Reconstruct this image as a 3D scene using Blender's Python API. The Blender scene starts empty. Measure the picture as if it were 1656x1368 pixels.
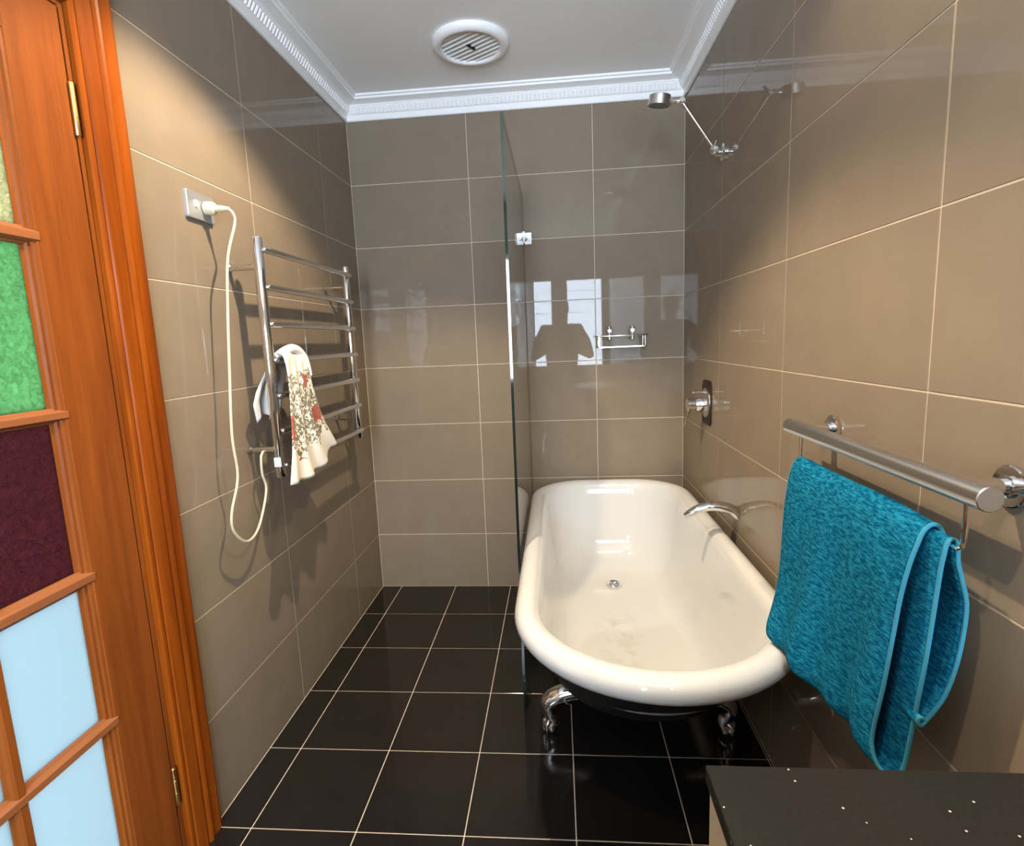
import bpy, bmesh, math, random
from mathutils import Vector, Matrix, noise
random.seed(7)
SC = bpy.context.scene
COL = SC.collection
PI = math.pi
# ------------------------------------------------------------------ camera
# world: x right (left wall x=0, right wall x=W), back wall y=0, camera at y<0, z up
W = 1.614          # room width
YR = -4.2          # rear wall (behind the camera)
ZC = 2.48          # ceiling
cam_d = bpy.data.cameras.new('camera')
cam_d.sensor_fit = 'HORIZONTAL'
cam_d.sensor_width = 36.0
cam_d.lens = 881.553 / 1656 * 36.0
cam_d.clip_start = 0.02
cam = bpy.data.objects.new('camera', cam_d)
COL.objects.link(cam)
rt = Vector((0.99596287, 0.08024688, -0.04022944))
up = Vector((0.0276029, 0.152665, 0.98789244))
fw = Vector((-0.08541691, 0.98501464, -0.14983363))
M = Matrix.Identity(4)
for i in range(3):
    M[i][0] = rt[i]; M[i][1] = up[i]; M[i][2] = -fw[i]
M.translation = (0.9909, -2.7711, 1.3124)
cam.matrix_world = M
SC.camera = cam
# ------------------------------------------------------------------ world / exposure
wd = bpy.data.worlds.new('overcast_sky'); SC.world = wd
wd.use_nodes = True
bg = wd.node_tree.nodes['Background']
bg.inputs[0].default_value = (0.85, 0.93, 1.0, 1)
bg.inputs[1].default_value = 72.0
SC.view_settings.view_transform = 'Standard'
SC.view_settings.look = 'None'
SC.view_settings.exposure = 0.0
SC.view_settings.gamma = 1.0
SC.view_settings.use_curve_mapping = False
SC.cycles.max_bounces = 12
SC.cycles.diffuse_bounces = 6
SC.cycles.glossy_bounces = 6
SC.cycles.transparent_max_bounces = 16
SC.cycles.transmission_bounces = 8
SC.cycles.caustics_reflective = False
SC.cycles.caustics_refractive = False
SC.cycles.sample_clamp_indirect = 6.0
# recessed ceiling lamps: (x, y, watts, colour, half cone degrees, blend, tilt towards the left wall)
WARM = (1.0, 0.80, 0.55)
LAMPS = [(0.69, -1.41, 142.0, WARM, 57.5, 0.34, 6), (1.45, -2.0, 50.0, WARM, 60, 0.3, 0), (0.60, -2.64, 52.0, WARM, 60, 0.3, 0)]
# sampling portals in the two rear window openings (they emit nothing; the overcast sky outside does)
WIN = [(0.45, 0.975), (1.105, 1.60)]
WZ0, WZ1 = 0.93, 2.06
for (a, b) in WIN:
    ld = bpy.data.lights.new('window_rear_offscreen', 'AREA'); ld.shape = 'RECTANGLE'
    ld.size = b - a; ld.size_y = WZ1 - WZ0; ld.cycles.is_portal = True
    lo = bpy.data.objects.new('window_rear_offscreen', ld); COL.objects.link(lo)
    lo.location = ((a + b) / 2, YR - 0.14, (WZ0 + WZ1) / 2)
    lo.rotation_euler = (PI / 2, 0, 0)   # faces +y, into the room

# ------------------------------------------------------------------ helpers
def box(bm, a, b, bev=0.0):
    x0, y0, z0 = (min(p, q) for p, q in zip(a, b)); x1, y1, z1 = (max(p, q) for p, q in zip(a, b))
    vs = [bm.verts.new(p) for p in ((x0,y0,z0),(x1,y0,z0),(x1,y1,z0),(x0,y1,z0),(x0,y0,z1),(x1,y0,z1),(x1,y1,z1),(x0,y1,z1))]
    fs = [bm.faces.new([vs[i] for i in f]) for f in ((0,3,2,1),(4,5,6,7),(0,1,5,4),(1,2,6,5),(2,3,7,6),(3,0,4,7))]
    if bev > 0:
        es = list({e for f in fs for e in f.edges})
        bmesh.ops.bevel(bm, geom=es, offset=bev, segments=2 if bev > 0.0015 else 1, affect='EDGES', profile=0.6)
    return bm
def ring_faces(bm, r0, r1, closed=True):
    n = len(r0)
    for i in range(n if closed else n - 1):
        j = (i + 1) % n
        bm.faces.new((r0[i], r0[j], r1[j], r1[i]))
def tube(bm, pts, rad, n=14, caps=True, sx=1.0, close=False, ref=None):
    pts = [Vector(p) for p in pts]
    if not isinstance(rad, (list, tuple)): rad = [rad] * len(pts)
    rings = []; u = None
    m = len(pts)
    for i, p in enumerate(pts):
        if close: t = (pts[(i + 1) % m] - pts[i - 1])
        elif i == 0: t = pts[1] - pts[0]
        elif i == m - 1: t = pts[-1] - pts[-2]
        else: t = (pts[i + 1] - p).normalized() + (p - pts[i - 1]).normalized()
        t.normalize()
        if u is None:
            u = Vector(ref) if ref else (Vector((0, 0, 1)) if abs(t.z) < 0.9 else Vector((1, 0, 0)))
        u = (u - t * u.dot(t)).normalized()
        v = t.cross(u)
        rings.append([bm.verts.new(p + (u * math.cos(2*PI*k/n) + v * math.sin(2*PI*k/n) * sx) * rad[i]) for k in range(n)])
    for i in range(m - 1): ring_faces(bm, rings[i], rings[i + 1])
    if close: ring_faces(bm, rings[-1], rings[0])
    elif caps:
        bm.faces.new(list(reversed(rings[0]))); bm.faces.new(rings[-1])
    return bm
def lathe(bm, prof, org=(0,0,0), axis=(0,0,1), n=32, cap0=True, cap1=True):
    """prof: list of (radius, height along axis)"""
    ax = Vector(axis).normalized(); o = Vector(org)
    u = ax.cross(Vector((0, 0, 1)) if abs(ax.z) < 0.9 else Vector((1, 0, 0))).normalized(); v = ax.cross(u)
    rings = []
    for r, h in prof:
        rings.append([bm.verts.new(o + ax * h + (u * math.cos(2*PI*k/n) + v * math.sin(2*PI*k/n)) * max(r, 1e-5)) for k in range(n)])
    for a, b in zip(rings, rings[1:]): ring_faces(bm, a, b)
    if cap0: bm.faces.new(list(reversed(rings[0])))
    if cap1: bm.faces.new(rings[-1])
    return bm
def sphere(bm, c, r, n=14, m=9, s=(1,1,1)):
    prof = [(r*math.sin(PI*i/m), -r*math.cos(PI*i/m)) for i in range(m+1)]
    before = set(bm.verts)
    lathe(bm, prof, (0,0,0), n=n, cap0=False, cap1=False)
    for v in set(bm.verts) - before:
        v.co = Vector((v.co.x*s[0], v.co.y*s[1], v.co.z*s[2])) + Vector(c)
    return bm
def bez(p, n=24):
    """Catmull-Rom through p"""
    p = [Vector(q) for q in p]; q = [p[0]*2-p[1]] + p + [p[-1]*2-p[-2]]
    out = []
    for i in range(1, len(q) - 2):
        for k in range(n):
            t = k / n
            out.append(0.5*((2*q[i]) + (q[i+1]-q[i-1])*t + (2*q[i-1]-5*q[i]+4*q[i+1]-q[i+2])*t*t + (3*q[i]-q[i-1]-3*q[i+1]+q[i+2])*t**3))
    out.append(p[-1]); return out
def new_bm(): return bmesh.new()
def obj(name, bm, mat, parent=None, smooth=False, label=None, angle=35):
    bmesh.ops.remove_doubles(bm, verts=bm.verts, dist=1e-6)
    bmesh.ops.recalc_face_normals(bm, faces=bm.faces)
    me = bpy.data.meshes.new(name); bm.to_mesh(me); bm.free()
    if mat is not None: me.materials.append(mat)
    if smooth:
        me.polygons.foreach_set('use_smooth', [True] * len(me.polygons))
        if angle < 180: me.set_sharp_from_angle(angle=math.radians(angle))
    o = bpy.data.objects.new(name, me); COL.objects.link(o)
    if parent is not None:
        o.parent = parent
        o.matrix_parent_inverse = Matrix.Translation(-parent.location) if parent.type == 'EMPTY' else Matrix.Identity(4)
    if label: o['label'] = label
    return o
def meshobj(name, me, loc, parent=None):
    o = bpy.data.objects.new(name, me); COL.objects.link(o); o.location = loc
    if parent is not None:
        o.parent = parent
        o.matrix_parent_inverse = Matrix.Translation(-parent.location) if parent.type == 'EMPTY' else Matrix.Identity(4)
    return o
def thing(name, label, cat, loc=(0,0,0), group=None):
    o = bpy.data.objects.new(name, None); COL.objects.link(o); o.location = loc; o.empty_display_size = 0.05
    o['label'] = label; o['category'] = cat
    if group: o['group'] = group
    return o
def tag(o, label, cat=None, kind=None, group=None):
    o['label'] = label
    if cat: o['category'] = cat
    if kind: o['kind'] = kind
    if group: o['group'] = group
    return o
# ------------------------------------------------------------------ materials
def nodes(m): return m.node_tree.nodes, m.node_tree.links
def mat(name, col, rough=0.5, metal=0.0, spec=0.5, ior=1.5, coat=0.0, var=0.0, vscale=4.0, bump=0.0, bscale=40.0, aniso=0.0, sheen=0.0, obj_var=0.0):
    m = bpy.data.materials.new(name); m.use_nodes = True
    N, L = nodes(m); b = N['Principled BSDF']
    b.inputs['Base Color'].default_value = (*col, 1)
    b.inputs['Roughness'].default_value = rough; b.inputs['Metallic'].default_value = metal
    b.inputs['IOR'].default_value = ior; b.inputs['Specular IOR Level'].default_value = spec
    b.inputs['Coat Weight'].default_value = coat; b.inputs['Coat Roughness'].default_value = 0.04
    b.inputs['Anisotropic'].default_value = aniso; b.inputs['Sheen Weight'].default_value = sheen
    tc = N.new('ShaderNodeTexCoord')
    if var > 0 or obj_var > 0:
        nz = N.new('ShaderNodeTexNoise'); nz.inputs['Scale'].default_value = vscale; nz.inputs['Detail'].default_value = 4
        geo = N.new('ShaderNodeNewGeometry')
        L.new(geo.outputs['Position'], nz.inputs['Vector'])
        hsv = N.new('ShaderNodeHueSaturation'); hsv.inputs['Color'].default_value = (*col, 1)
        mr = N.new('ShaderNodeMapRange'); mr.inputs[3].default_value = 1 - var; mr.inputs[4].default_value = 1 + var
        mr.inputs[1].default_value = 0.25; mr.inputs[2].default_value = 0.75
        L.new(nz.outputs['Fac'], mr.inputs[0])
        if obj_var > 0:
            oi = N.new('ShaderNodeObjectInfo'); mr2 = N.new('ShaderNodeMapRange'); mr2.inputs[3].default_value = 1 - obj_var; mr2.inputs[4].default_value = 1 + obj_var
            L.new(oi.outputs['Random'], mr2.inputs[0])
            mul = N.new('ShaderNodeMath'); mul.operation = 'MULTIPLY'
            L.new(mr.outputs[0], mul.inputs[0]); L.new(mr2.outputs[0], mul.inputs[1]); L.new(mul.outputs[0], hsv.inputs['Value'])
        else: L.new(mr.outputs[0], hsv.inputs['Value'])
        L.new(hsv.outputs[0], b.inputs['Base Color'])
    if bump > 0:
        nb = N.new('ShaderNodeTexNoise'); nb.inputs['Scale'].default_value = bscale; nb.inputs['Detail'].default_value = 3
        geo = N.new('ShaderNodeNewGeometry'); L.new(geo.outputs['Position'], nb.inputs['Vector'])
        bp = N.new('ShaderNodeBump'); bp.inputs['Strength'].default_value = bump; bp.inputs['Distance'].default_value = 0.002
        L.new(nb.outputs['Fac'], bp.inputs['Height']); L.new(bp.outputs[0], b.inputs['Normal'])
    return m
def wood(name, dark, light, rough, axis=2):
    m = bpy.data.materials.new(name); m.use_nodes = True
    N, L = nodes(m); b = N['Principled BSDF']
    geo = N.new('ShaderNodeNewGeometry'); mp = N.new('ShaderNodeMapping')
    sc = [14.0, 14.0, 14.0]; sc[axis] = 0.9
    mp.inputs['Scale'].default_value = sc
    L.new(geo.outputs['Position'], mp.inputs['Vector'])
    n1 = N.new('ShaderNodeTexNoise'); n1.inputs['Scale'].default_value = 1.6; n1.inputs['Detail'].default_value = 6; n1.inputs['Distortion'].default_value = 0.8
    n2 = N.new('ShaderNodeTexNoise'); n2.inputs['Scale'].default_value = 14.0; n2.inputs['Detail'].default_value = 3
    L.new(mp.outputs[0], n1.inputs['Vector']); L.new(mp.outputs[0], n2.inputs['Vector'])
    r = N.new('ShaderNodeValToRGB'); r.color_ramp.elements[0].position = 0.3; r.color_ramp.elements[1].position = 0.72
    r.color_ramp.elements[0].color = (*dark, 1); r.color_ramp.elements[1].color = (*light, 1)
    mx = N.new('ShaderNodeMath'); mx.operation = 'MULTIPLY_ADD'; mx.inputs[1].default_value = 0.22; 
    L.new(n2.outputs['Fac'], mx.inputs[0])
    ms = N.new('ShaderNodeMath'); ms.operation = 'MULTIPLY'; ms.inputs[1].default_value = 0.78
    L.new(n1.outputs['Fac'], ms.inputs[0]); L.new(ms.outputs[0], mx.inputs[2]); L.new(mx.outputs[0], r.inputs['Fac'])
    L.new(r.outputs[0], b.inputs['Base Color'])
    b.inputs['Roughness'].default_value = rough; b.inputs['Specular IOR Level'].default_value = 0.10
    return m
def pane_glass(name, col, bscale, bstr, rough):
    """coloured obscure glass: lets diffuse light through, wavy glossy face"""
    m = bpy.data.materials.new(name); m.use_nodes = True
    N, L = nodes(m); out = N['Material Output']; N.remove(N['Principled BSDF'])
    tr = N.new('ShaderNodeBsdfTranslucent'); tr.inputs[0].default_value = (*col, 1)
    gl = N.new('ShaderNodeBsdfGlossy'); gl.inputs['Roughness'].default_value = rough
    lw = N.new('ShaderNodeFresnel'); lw.inputs['IOR'].default_value = 1.5
    mx = N.new('ShaderNodeMixShader')
    if bstr > 0:
        geo = N.new('ShaderNodeNewGeometry')
        nz = N.new('ShaderNodeTexNoise'); nz.inputs['Scale'].default_value = bscale; nz.inputs['Detail'].default_value = 2; nz.inputs['Distortion'].default_value = 1.2
        L.new(geo.outputs['Position'], nz.inputs['Vector'])
        bp = N.new('ShaderNodeBump'); bp.inputs['Strength'].default_value = bstr; bp.inputs['Distance'].default_value = 0.004
        L.new(nz.outputs['Fac'], bp.inputs['Height'])
        for s in (tr, gl, lw): L.new(bp.outputs[0], s.inputs['Normal'])
        # thickness of the rolled glass varies its tint
        r = N.new('ShaderNodeMapRange'); r.inputs[1].default_value = 0.3; r.inputs[2].default_value = 0.7; r.inputs[3].default_value = 0.72; r.inputs[4].default_value = 1.25
        L.new(nz.outputs['Fac'], r.inputs[0])
        vm = N.new('ShaderNodeVectorMath'); vm.operation = 'SCALE'; vm.inputs[0].default_value = col
        L.new(r.outputs[0], vm.inputs['Scale']); L.new(vm.outputs[0], tr.inputs[0])
    L.new(lw.outputs[0], mx.inputs[0]); L.new(tr.outputs[0], mx.inputs[1]); L.new(gl.outputs[0], mx.inputs[2])
    L.new(mx.outputs[0], out.inputs['Surface'])
    return m
def clear_glass(name, tint, ior=1.5):
    m = bpy.data.materials.new(name); m.use_nodes = True
    N, L = nodes(m); out = N['Material Output']; N.remove(N['Principled BSDF'])
    tr = N.new('ShaderNodeBsdfTransparent'); tr.inputs[0].default_value = (*tint, 1)
    gl = N.new('ShaderNodeBsdfGlossy'); gl.inputs['Roughness'].default_value = 0.0
    fr = N.new('ShaderNodeFresnel'); fr.inputs['IOR'].default_value = ior
    geo = N.new('ShaderNodeNewGeometry'); sub = N.new('ShaderNodeMath'); sub.operation = 'SUBTRACT'; sub.inputs[0].default_value = 1.0
    L.new(geo.outputs['Backfacing'], sub.inputs[1])          # the pane reflects once, on the face the light enters
    # both faces of the sheet together reflect 2F / (1 + F)
    a2 = N.new('ShaderNodeMath'); a2.operation = 'MULTIPLY'; a2.inputs[1].default_value = 2.0; L.new(fr.outputs[0], a2.inputs[0])
    p1 = N.new('ShaderNodeMath'); p1.operation = 'ADD'; p1.inputs[1].default_value = 1.0; L.new(fr.outputs[0], p1.inputs[0])
    dv = N.new('ShaderNodeMath'); dv.operation = 'DIVIDE'; L.new(a2.outputs[0], dv.inputs[0]); L.new(p1.outputs[0], dv.inputs[1])
    mu = N.new('ShaderNodeMath'); mu.operation = 'MULTIPLY'; L.new(dv.outputs[0], mu.inputs[0]); L.new(sub.outputs[0], mu.inputs[1])
    mx = N.new('ShaderNodeMixShader')
    L.new(mu.outputs[0], mx.inputs[0]); L.new(tr.outputs[0], mx.inputs[1]); L.new(gl.outputs[0], mx.inputs[2])
    L.new(mx.outputs[0], out.inputs['Surface'])
    return m
MT = {}
MT['tile'] = mat('taupe_glazed_tile', (0.240, 0.190, 0.138), 0.020, spec=0.5, ior=1.25, var=0.05, vscale=9, obj_var=0.03)
MT['ftile'] = mat('black_floor_tile', (0.012, 0.010, 0.009), 0.11, var=0.15, vscale=14, obj_var=0.15, bump=0.02, bscale=160)
MT['grout'] = mat('beige_grout', (0.62, 0.52, 0.40), 0.85, var=0.06, vscale=30)
MT['plaster'] = mat('ceiling_paint', (0.88, 0.88, 0.87), 0.6, bump=0.03, bscale=120)
MT['cornice'] = mat('cornice_paint', (0.90, 0.90, 0.90), 0.45)
MT['wood'] = wood('stained_door_wood', (0.15, 0.037, 0.007), (0.27, 0.074, 0.013), 0.42)
MT['archwood'] = wood('varnished_architrave_wood', (0.15, 0.030, 0.003), (0.31, 0.072, 0.006), 0.33)
MT['muntin'] = wood('stained_muntin_wood', (0.20, 0.066, 0.024), (0.33, 0.12, 0.045), 0.40, axis=1)
MT['chrome'] = mat('polished_chrome', (0.80, 0.80, 0.80), 0.07, 1.0)
MT['steel'] = mat('brushed_steel', (0.62, 0.60, 0.58), 0.26, 1.0, aniso=0.4)
MT['brass'] = mat('brass', (0.80, 0.55, 0.20), 0.3, 1.0)
MT['enamel'] = mat('white_bath_enamel', (0.66, 0.66, 0.655), 0.08, coat=0.3)
m_ = MT['enamel']; N, L = nodes(m_); b_ = N['Principled BSDF']
geo = N.new('ShaderNodeNewGeometry'); mp = N.new('ShaderNodeMapping'); mp.vector_type = 'TEXTURE'; mp.inputs['Location'].default_value = (1.20, -0.84, 0.19); mp.inputs['Scale'].default_value = (0.11, 0.30, 0.06)
L.new(geo.outputs['Position'], mp.inputs['Vector'])
ln = N.new('ShaderNodeVectorMath'); ln.operation = 'LENGTH'; L.new(mp.outputs[0], ln.inputs[0])
r1 = N.new('ShaderNodeMapRange'); r1.inputs[1].default_value = 1.0; r1.inputs[2].default_value = 0.2; L.new(ln.outputs['Value'], r1.inputs[0])
nz = N.new('ShaderNodeTexNoise'); nz.inputs['Scale'].default_value = 18; nz.inputs['Detail'].default_value = 6; L.new(geo.outputs['Position'], nz.inputs['Vector'])
r2 = N.new('ShaderNodeMapRange'); r2.inputs[1].default_value = 0.48; r2.inputs[2].default_value = 0.72; r2.inputs[4].default_value = 0.42; L.new(nz.outputs['Fac'], r2.inputs[0])
mu_ = N.new('ShaderNodeMath'); mu_.operation = 'MULTIPLY'; L.new(r1.outputs[0], mu_.inputs[0]); L.new(r2.outputs[0], mu_.inputs[1])
mc_ = N.new('ShaderNodeMixRGB'); mc_.inputs[1].default_value = (0.66, 0.66, 0.65, 1); mc_.inputs[2].default_value = (0.40, 0.27, 0.17, 1); L.new(mu_.outputs[0], mc_.inputs[0]); L.new(mc_.outputs[0], b_.inputs['Base Color'])
MT['blackpaint'] = mat('black_bath_paint', (0.012, 0.012, 0.012), 0.40, spec=0.4)
MT['wplastic'] = mat('white_plastic', (0.80, 0.80, 0.78), 0.35)
MT['cream'] = mat('cream_cord_plastic', (0.66, 0.59, 0.42), 0.4)
MT['grey'] = mat('grey_fan_plastic', (0.60, 0.60, 0.59), 0.5)
MT['dark'] = mat('dark_gap', (0.01, 0.01, 0.01), 0.6)
MT['plate'] = mat('dark_bronze_plate', (0.022, 0.013, 0.009), 0.45, spec=0.2)
MT['glass'] = clear_glass('screen_glass', (0.955, 0.98, 0.97))
MT['edge'] = mat('glass_green_edge', (0.004, 0.012, 0.010), 0.05)
MT['cabinet'] = mat('vanity_laminate', (0.42, 0.34, 0.24), 0.35)
MT['rearwall'] = mat('rear_wall_paint', (0.78, 0.76, 0.72), 0.5)

# ------------------------------------------------------------------ the setting
def tile_mesh(name, size, axis, m, t=0.008, gap=0.003, bev=0.0009):
    """slab of given size, face at local 0 on `axis` ('x+','x-','y-','z+'), centred on the other two"""
    a, b = (size[0] - gap) / 2, (size[1] - gap) / 2
    bm = new_bm()
    if axis == 'x+': box(bm, (-t, -a, -b), (0, a, b), bev)
    elif axis == 'x-': box(bm, (0, -a, -b), (t, a, b), bev)
    elif axis == 'y-': box(bm, (-a, 0, -b), (a, t, b), bev)
    else: box(bm, (-a, -b, -t), (a, b, 0), bev)
    bmesh.ops.recalc_face_normals(bm, faces=bm.faces)
    me = bpy.data.meshes.new(name); bm.to_mesh(me); bm.free(); me.materials.append(m)
    return me
CACHE = {}
def spans(lo, hi, joints):
    j = [lo] + sorted(q for q in joints if lo + 1e-4 < q < hi - 1e-4) + [hi]
    return [(p, q) for p, q in zip(j, j[1:])]
def lay(parent, name, axis, us, vs, m, place, skip=None):
    for (u0, u1) in us:
        for (v0, v1) in vs:
            if skip and skip(u0, u1, v0, v1): continue
            k = (name, axis, round(u1 - u0, 4), round(v1 - v0, 4))
            if k not in CACHE: CACHE[k] = tile_mesh(name, (u1 - u0, v1 - v0), axis, m)
            meshobj(name, CACHE[k], place((u0 + u1) / 2, (v0 + v1) / 2), parent)
REC = 0.0012      # grout face lies this far behind the tile face
ROWS = [0.2974 + 0.3 * i for i in range(8)]
DY0, DY1, DZ = -2.475, -1.612, 2.035       # door opening in the left wall
DW = 0.15
# floor
bm = new_bm(); box(bm, (-DW, YR - DW, -0.1), (W + DW, DW, -REC))
floor = tag(obj('floor', bm, MT['grout']), 'black square floor tiles with pale grout lines', kind='structure')
lay(floor, 'floor_tile', 'z+', spans(0.0, W, [0.107 + 0.3 * i for i in range(6)]), spans(YR, 0.0, [-0.306 - 0.3 * i for i in range(14)]), MT['ftile'], lambda u, v: (u, v, 0))
# back wall
bm = new_bm(); box(bm, (-DW, REC, -0.0), (W + DW, DW, ZC + 0.1))
wb = tag(obj('wall_back', bm, MT['grout']), 'glossy taupe tiled end wall behind the bath', kind='structure')
lay(wb, 'wall_tile', 'y-', spans(0, W, [0.5865, 1.1865]), spans(0.0, ZC, ROWS), MT['tile'], lambda u, v: (u, 0, v))
# left wall with the door opening
bm = new_bm()
box(bm, (-DW, DY1, 0), (-REC, REC, ZC + 0.1)); box(bm, (-DW, YR - DW, 0), (-REC, DY0, ZC + 0.1)); box(bm, (-DW, DY0, DZ), (-REC, DY1, ZC + 0.1))
wl = tag(obj('wall_left', bm, MT['grout']), 'glossy taupe tiled wall with the heated towel rail', kind='structure')
lay(wl, 'wall_tile', 'x+', spans(DY1, 0, [-0.955 + 0.6 * i for i in range(-4, 2)]), spans(0.0, ZC, ROWS), MT['tile'], lambda u, v: (0, u, v))
lay(wl, 'wall_tile', 'x+', spans(YR, DY0, [-0.955 - 0.6 * i for i in range(6)]), spans(0.0, ZC, ROWS), MT['tile'], lambda u, v: (0, u, v))
lay(wl, 'wall_tile', 'x+', spans(DY0, DY1, [-0.955 - 0.6 * i for i in range(6)]), spans(DZ, ZC, ROWS), MT['tile'], lambda u, v: (0, u, v))
# right wall
bm = new_bm(); box(bm, (W + REC, YR - DW, 0), (W + DW, REC, ZC + 0.1))
wr = tag(obj('wall_right', bm, MT['grout']), 'glossy taupe tiled wall beside the bath', kind='structure')
lay(wr, 'wall_tile', 'x-', spans(YR, 0, [-1.797 + 0.6 * i for i in range(-5, 3)]), spans(0.0, ZC, ROWS), MT['tile'], lambda u, v: (W, u, v))
# rear wall with two window openings
bm = new_bm()
xs = [0.0, WIN[0][0], WIN[0][1], WIN[1][0], WIN[1][1], W]
box(bm, (-DW, YR - DW, 0), (W + DW, YR, WZ0)); box(bm, (-DW, YR - DW, WZ1), (W + DW, YR, ZC + 0.1))
box(bm, (-DW, YR - DW, WZ0), (WIN[0][0], YR, WZ1)); box(bm, (WIN[0][1], YR - DW, WZ0), (WIN[1][0], YR, WZ1)); box(bm, (WIN[1][1], YR - DW, WZ0), (W + DW, YR, WZ1))
tag(obj('wall_rear', bm, MT['rearwall']), 'plain window wall opposite the bath', kind='structure')
# ceiling
bm = new_bm(); box(bm, (-DW, YR - DW, ZC), (W + DW, DW, ZC + 0.1))
tag(obj('ceiling', bm, MT['plaster']), 'flat white painted ceiling', kind='structure')
# louvre windows
MT['louvre'] = clear_glass('louvre_glass', (0.86, 0.90, 0.95))
MT['wframe'] = mat('white_window_frame', (0.75, 0.75, 0.75), 0.4)
for i, (a, b) in enumerate(WIN):
    bm = new_bm()
    y0, y1 = YR - 0.10, YR - 0.04; t = 0.035
    box(bm, (a, y0, WZ0), (a + t, y1, WZ1)); box(bm, (b - t, y0, WZ0), (b, y1, WZ1)); box(bm, (a, y0, WZ0), (b, y1, WZ0 + t)); box(bm, (a, y0, WZ1 - t), (b, y1, WZ1))
    w = tag(obj('window_%d' % (i + 1), bm, MT['wframe']), 'white framed louvre window in the wall opposite the bath', kind='structure', group='louvre windows opposite the bath')
    n = 8; h = (WZ1 - WZ0 - 2 * t) / n
    bm = new_bm()
    box(bm, (-(b - a) / 2 + t, -0.003, -h * 0.54), ((b - a) / 2 - t, 0.003, h * 0.54))
    me = bpy.data.meshes.new('louvre_blade'); bm.to_mesh(me); bm.free(); me.materials.append(MT['louvre'])
    for k in range(n):
        o = meshobj('louvre_blade', me, ((a + b) / 2, YR - 0.07, WZ0 + t + h * (k + 0.5)), w)
        o.rotation_euler = (math.radians(14), 0, 0)
# cornice: stepped moulding with a toothed band
CP = [(0, 2.390), (0.007, 2.390), (0.010, 2.394), (0.012, 2.416), (0.017, 2.419), (0.032, 2.446), (0.037, 2.449), (0.037, 2.453), (0.046, 2.456), (0.076, 2.462), (0.078, 2.470), (0.086, 2.472), (0.088, ZC), (0, ZC)]
def corner(side, d):
    return {'lb': (d, -d), 'rb': (W - d, -d), 'lr': (d, YR + d), 'rr': (W - d, YR + d)}[side]
def cornice(name, s0, s1, label):
    bm = new_bm()
    r0 = [bm.verts.new((*corner(s0, d), z)) for d, z in CP]; r1 = [bm.verts.new((*corner(s1, d), z)) for d, z in CP]
    ring_faces(bm, r0, r1); bm.faces.new(r0); bm.faces.new(list(reversed(r1)))
    o = tag(obj(name, bm, MT['cornice']), label, kind='structure')
    # teeth along the sloped band
    a, b = Vector(corner(s0, 0.0)), Vector(corner(s1, 0.0)); L_ = (b - a).length; t = (b - a).normalized(); nrm = Vector(corner(s0, 1.0)) + Vector(corner(s1, 1.0)); nrm = (nrm - (a + b)); nrm = (nrm - t * nrm.dot(t)).normalized()
    bm = new_bm(); pitch = 0.0195; n = int((L_ - 0.07) / pitch)
    for k in range(n):
        c = 0.035 + pitch * (k + 0.5)
        sec = []
        for (d, z) in ((0.018, 2.4205), (0.031, 2.4445)):
            p = a + t * c + nrm * d
            row = []
            for w_, e in ((-0.0072, 0), (-0.0050, 0.0055), (0.0, 0.0075), (0.0050, 0.0055), (0.0072, 0)):
                q = p + t * w_ + nrm * e * 0.75
                row.append(bm.verts.new((q.x, q.y, z - e * 0.55)))
            sec.append(row)
        ring_faces(bm, sec[0], sec[1], closed=False)
        bm.faces.new(sec[0]); bm.faces.new(list(reversed(sec[1])))
    d_ = obj('dentil_band', bm, MT['cornice'], o); d_['kind'] = 'stuff'
    return o
cornice('trim_1', 'lb', 'rb', 'white toothed cornice above the end wall')
cornice('trim_2', 'lb', 'lr', 'white toothed cornice above the towel rail wall')
cornice('trim_3', 'rb', 'rr', 'white toothed cornice above the bath side wall')
cornice('trim_4', 'lr', 'rr', 'white toothed cornice above the window wall')

# ------------------------------------------------------------------ door and frame
def sweep_z(bm, prof, z0, z1):
    r0 = [bm.verts.new((x, y, z0)) for x, y in prof]; r1 = [bm.verts.new((x, y, z1)) for x, y in prof]
    ring_faces(bm, r0, r1); bm.faces.new(r0); bm.faces.new(list(reversed(r1)))
AP = [(0, 0), (0.010, 0), (0.014, 0.004), (0.014, 0.012), (0.010, 0.016), (0.016, 0.020), (0.020, 0.050), (0.016, 0.056), (0.022, 0.062), (0.024, 0.068), (0.018, 0.074), (0.020, 0.105), (0.016, 0.115), (0, 0.115)]   # (out of wall, across)
bm = new_bm()
sweep_z(bm, [(d, DY1 + a) for d, a in AP], 0.0, DZ - 0.0 + 0.115)
sweep_z(bm, [(d, DY0 - a) for d, a in AP], 0.0, DZ + 0.115)
# head piece between
r0 = [bm.verts.new((d, DY0, DZ + a)) for d, a in AP]; r1 = [bm.verts.new((d, DY1, DZ + a)) for d, a in AP]
ring_faces(bm, r0, r1); bm.faces.new(r0); bm.faces.new(list(reversed(r1)))
arch = tag(obj('trim_5', bm, MT['archwood']), 'moulded orange brown timber architrave around the glazed door', kind='structure')
bm = new_bm()
box(bm, (-DW, DY1 - 0.012, 0), (0.0, DY1, DZ)); box(bm, (-DW, DY0, 0), (0.0, DY0 + 0.012, DZ)); box(bm, (-DW, DY0 + 0.012, DZ - 0.012), (0.0, DY1 - 0.012, DZ))
obj('door_jamb', bm, MT['wood'], arch)
bm = new_bm()
box(bm, (-0.052, DY1 - 0.024, 0), (-0.040, DY1 - 0.012, DZ - 0.012)); obj('door_stop', bm, MT['wood'], arch)

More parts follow.
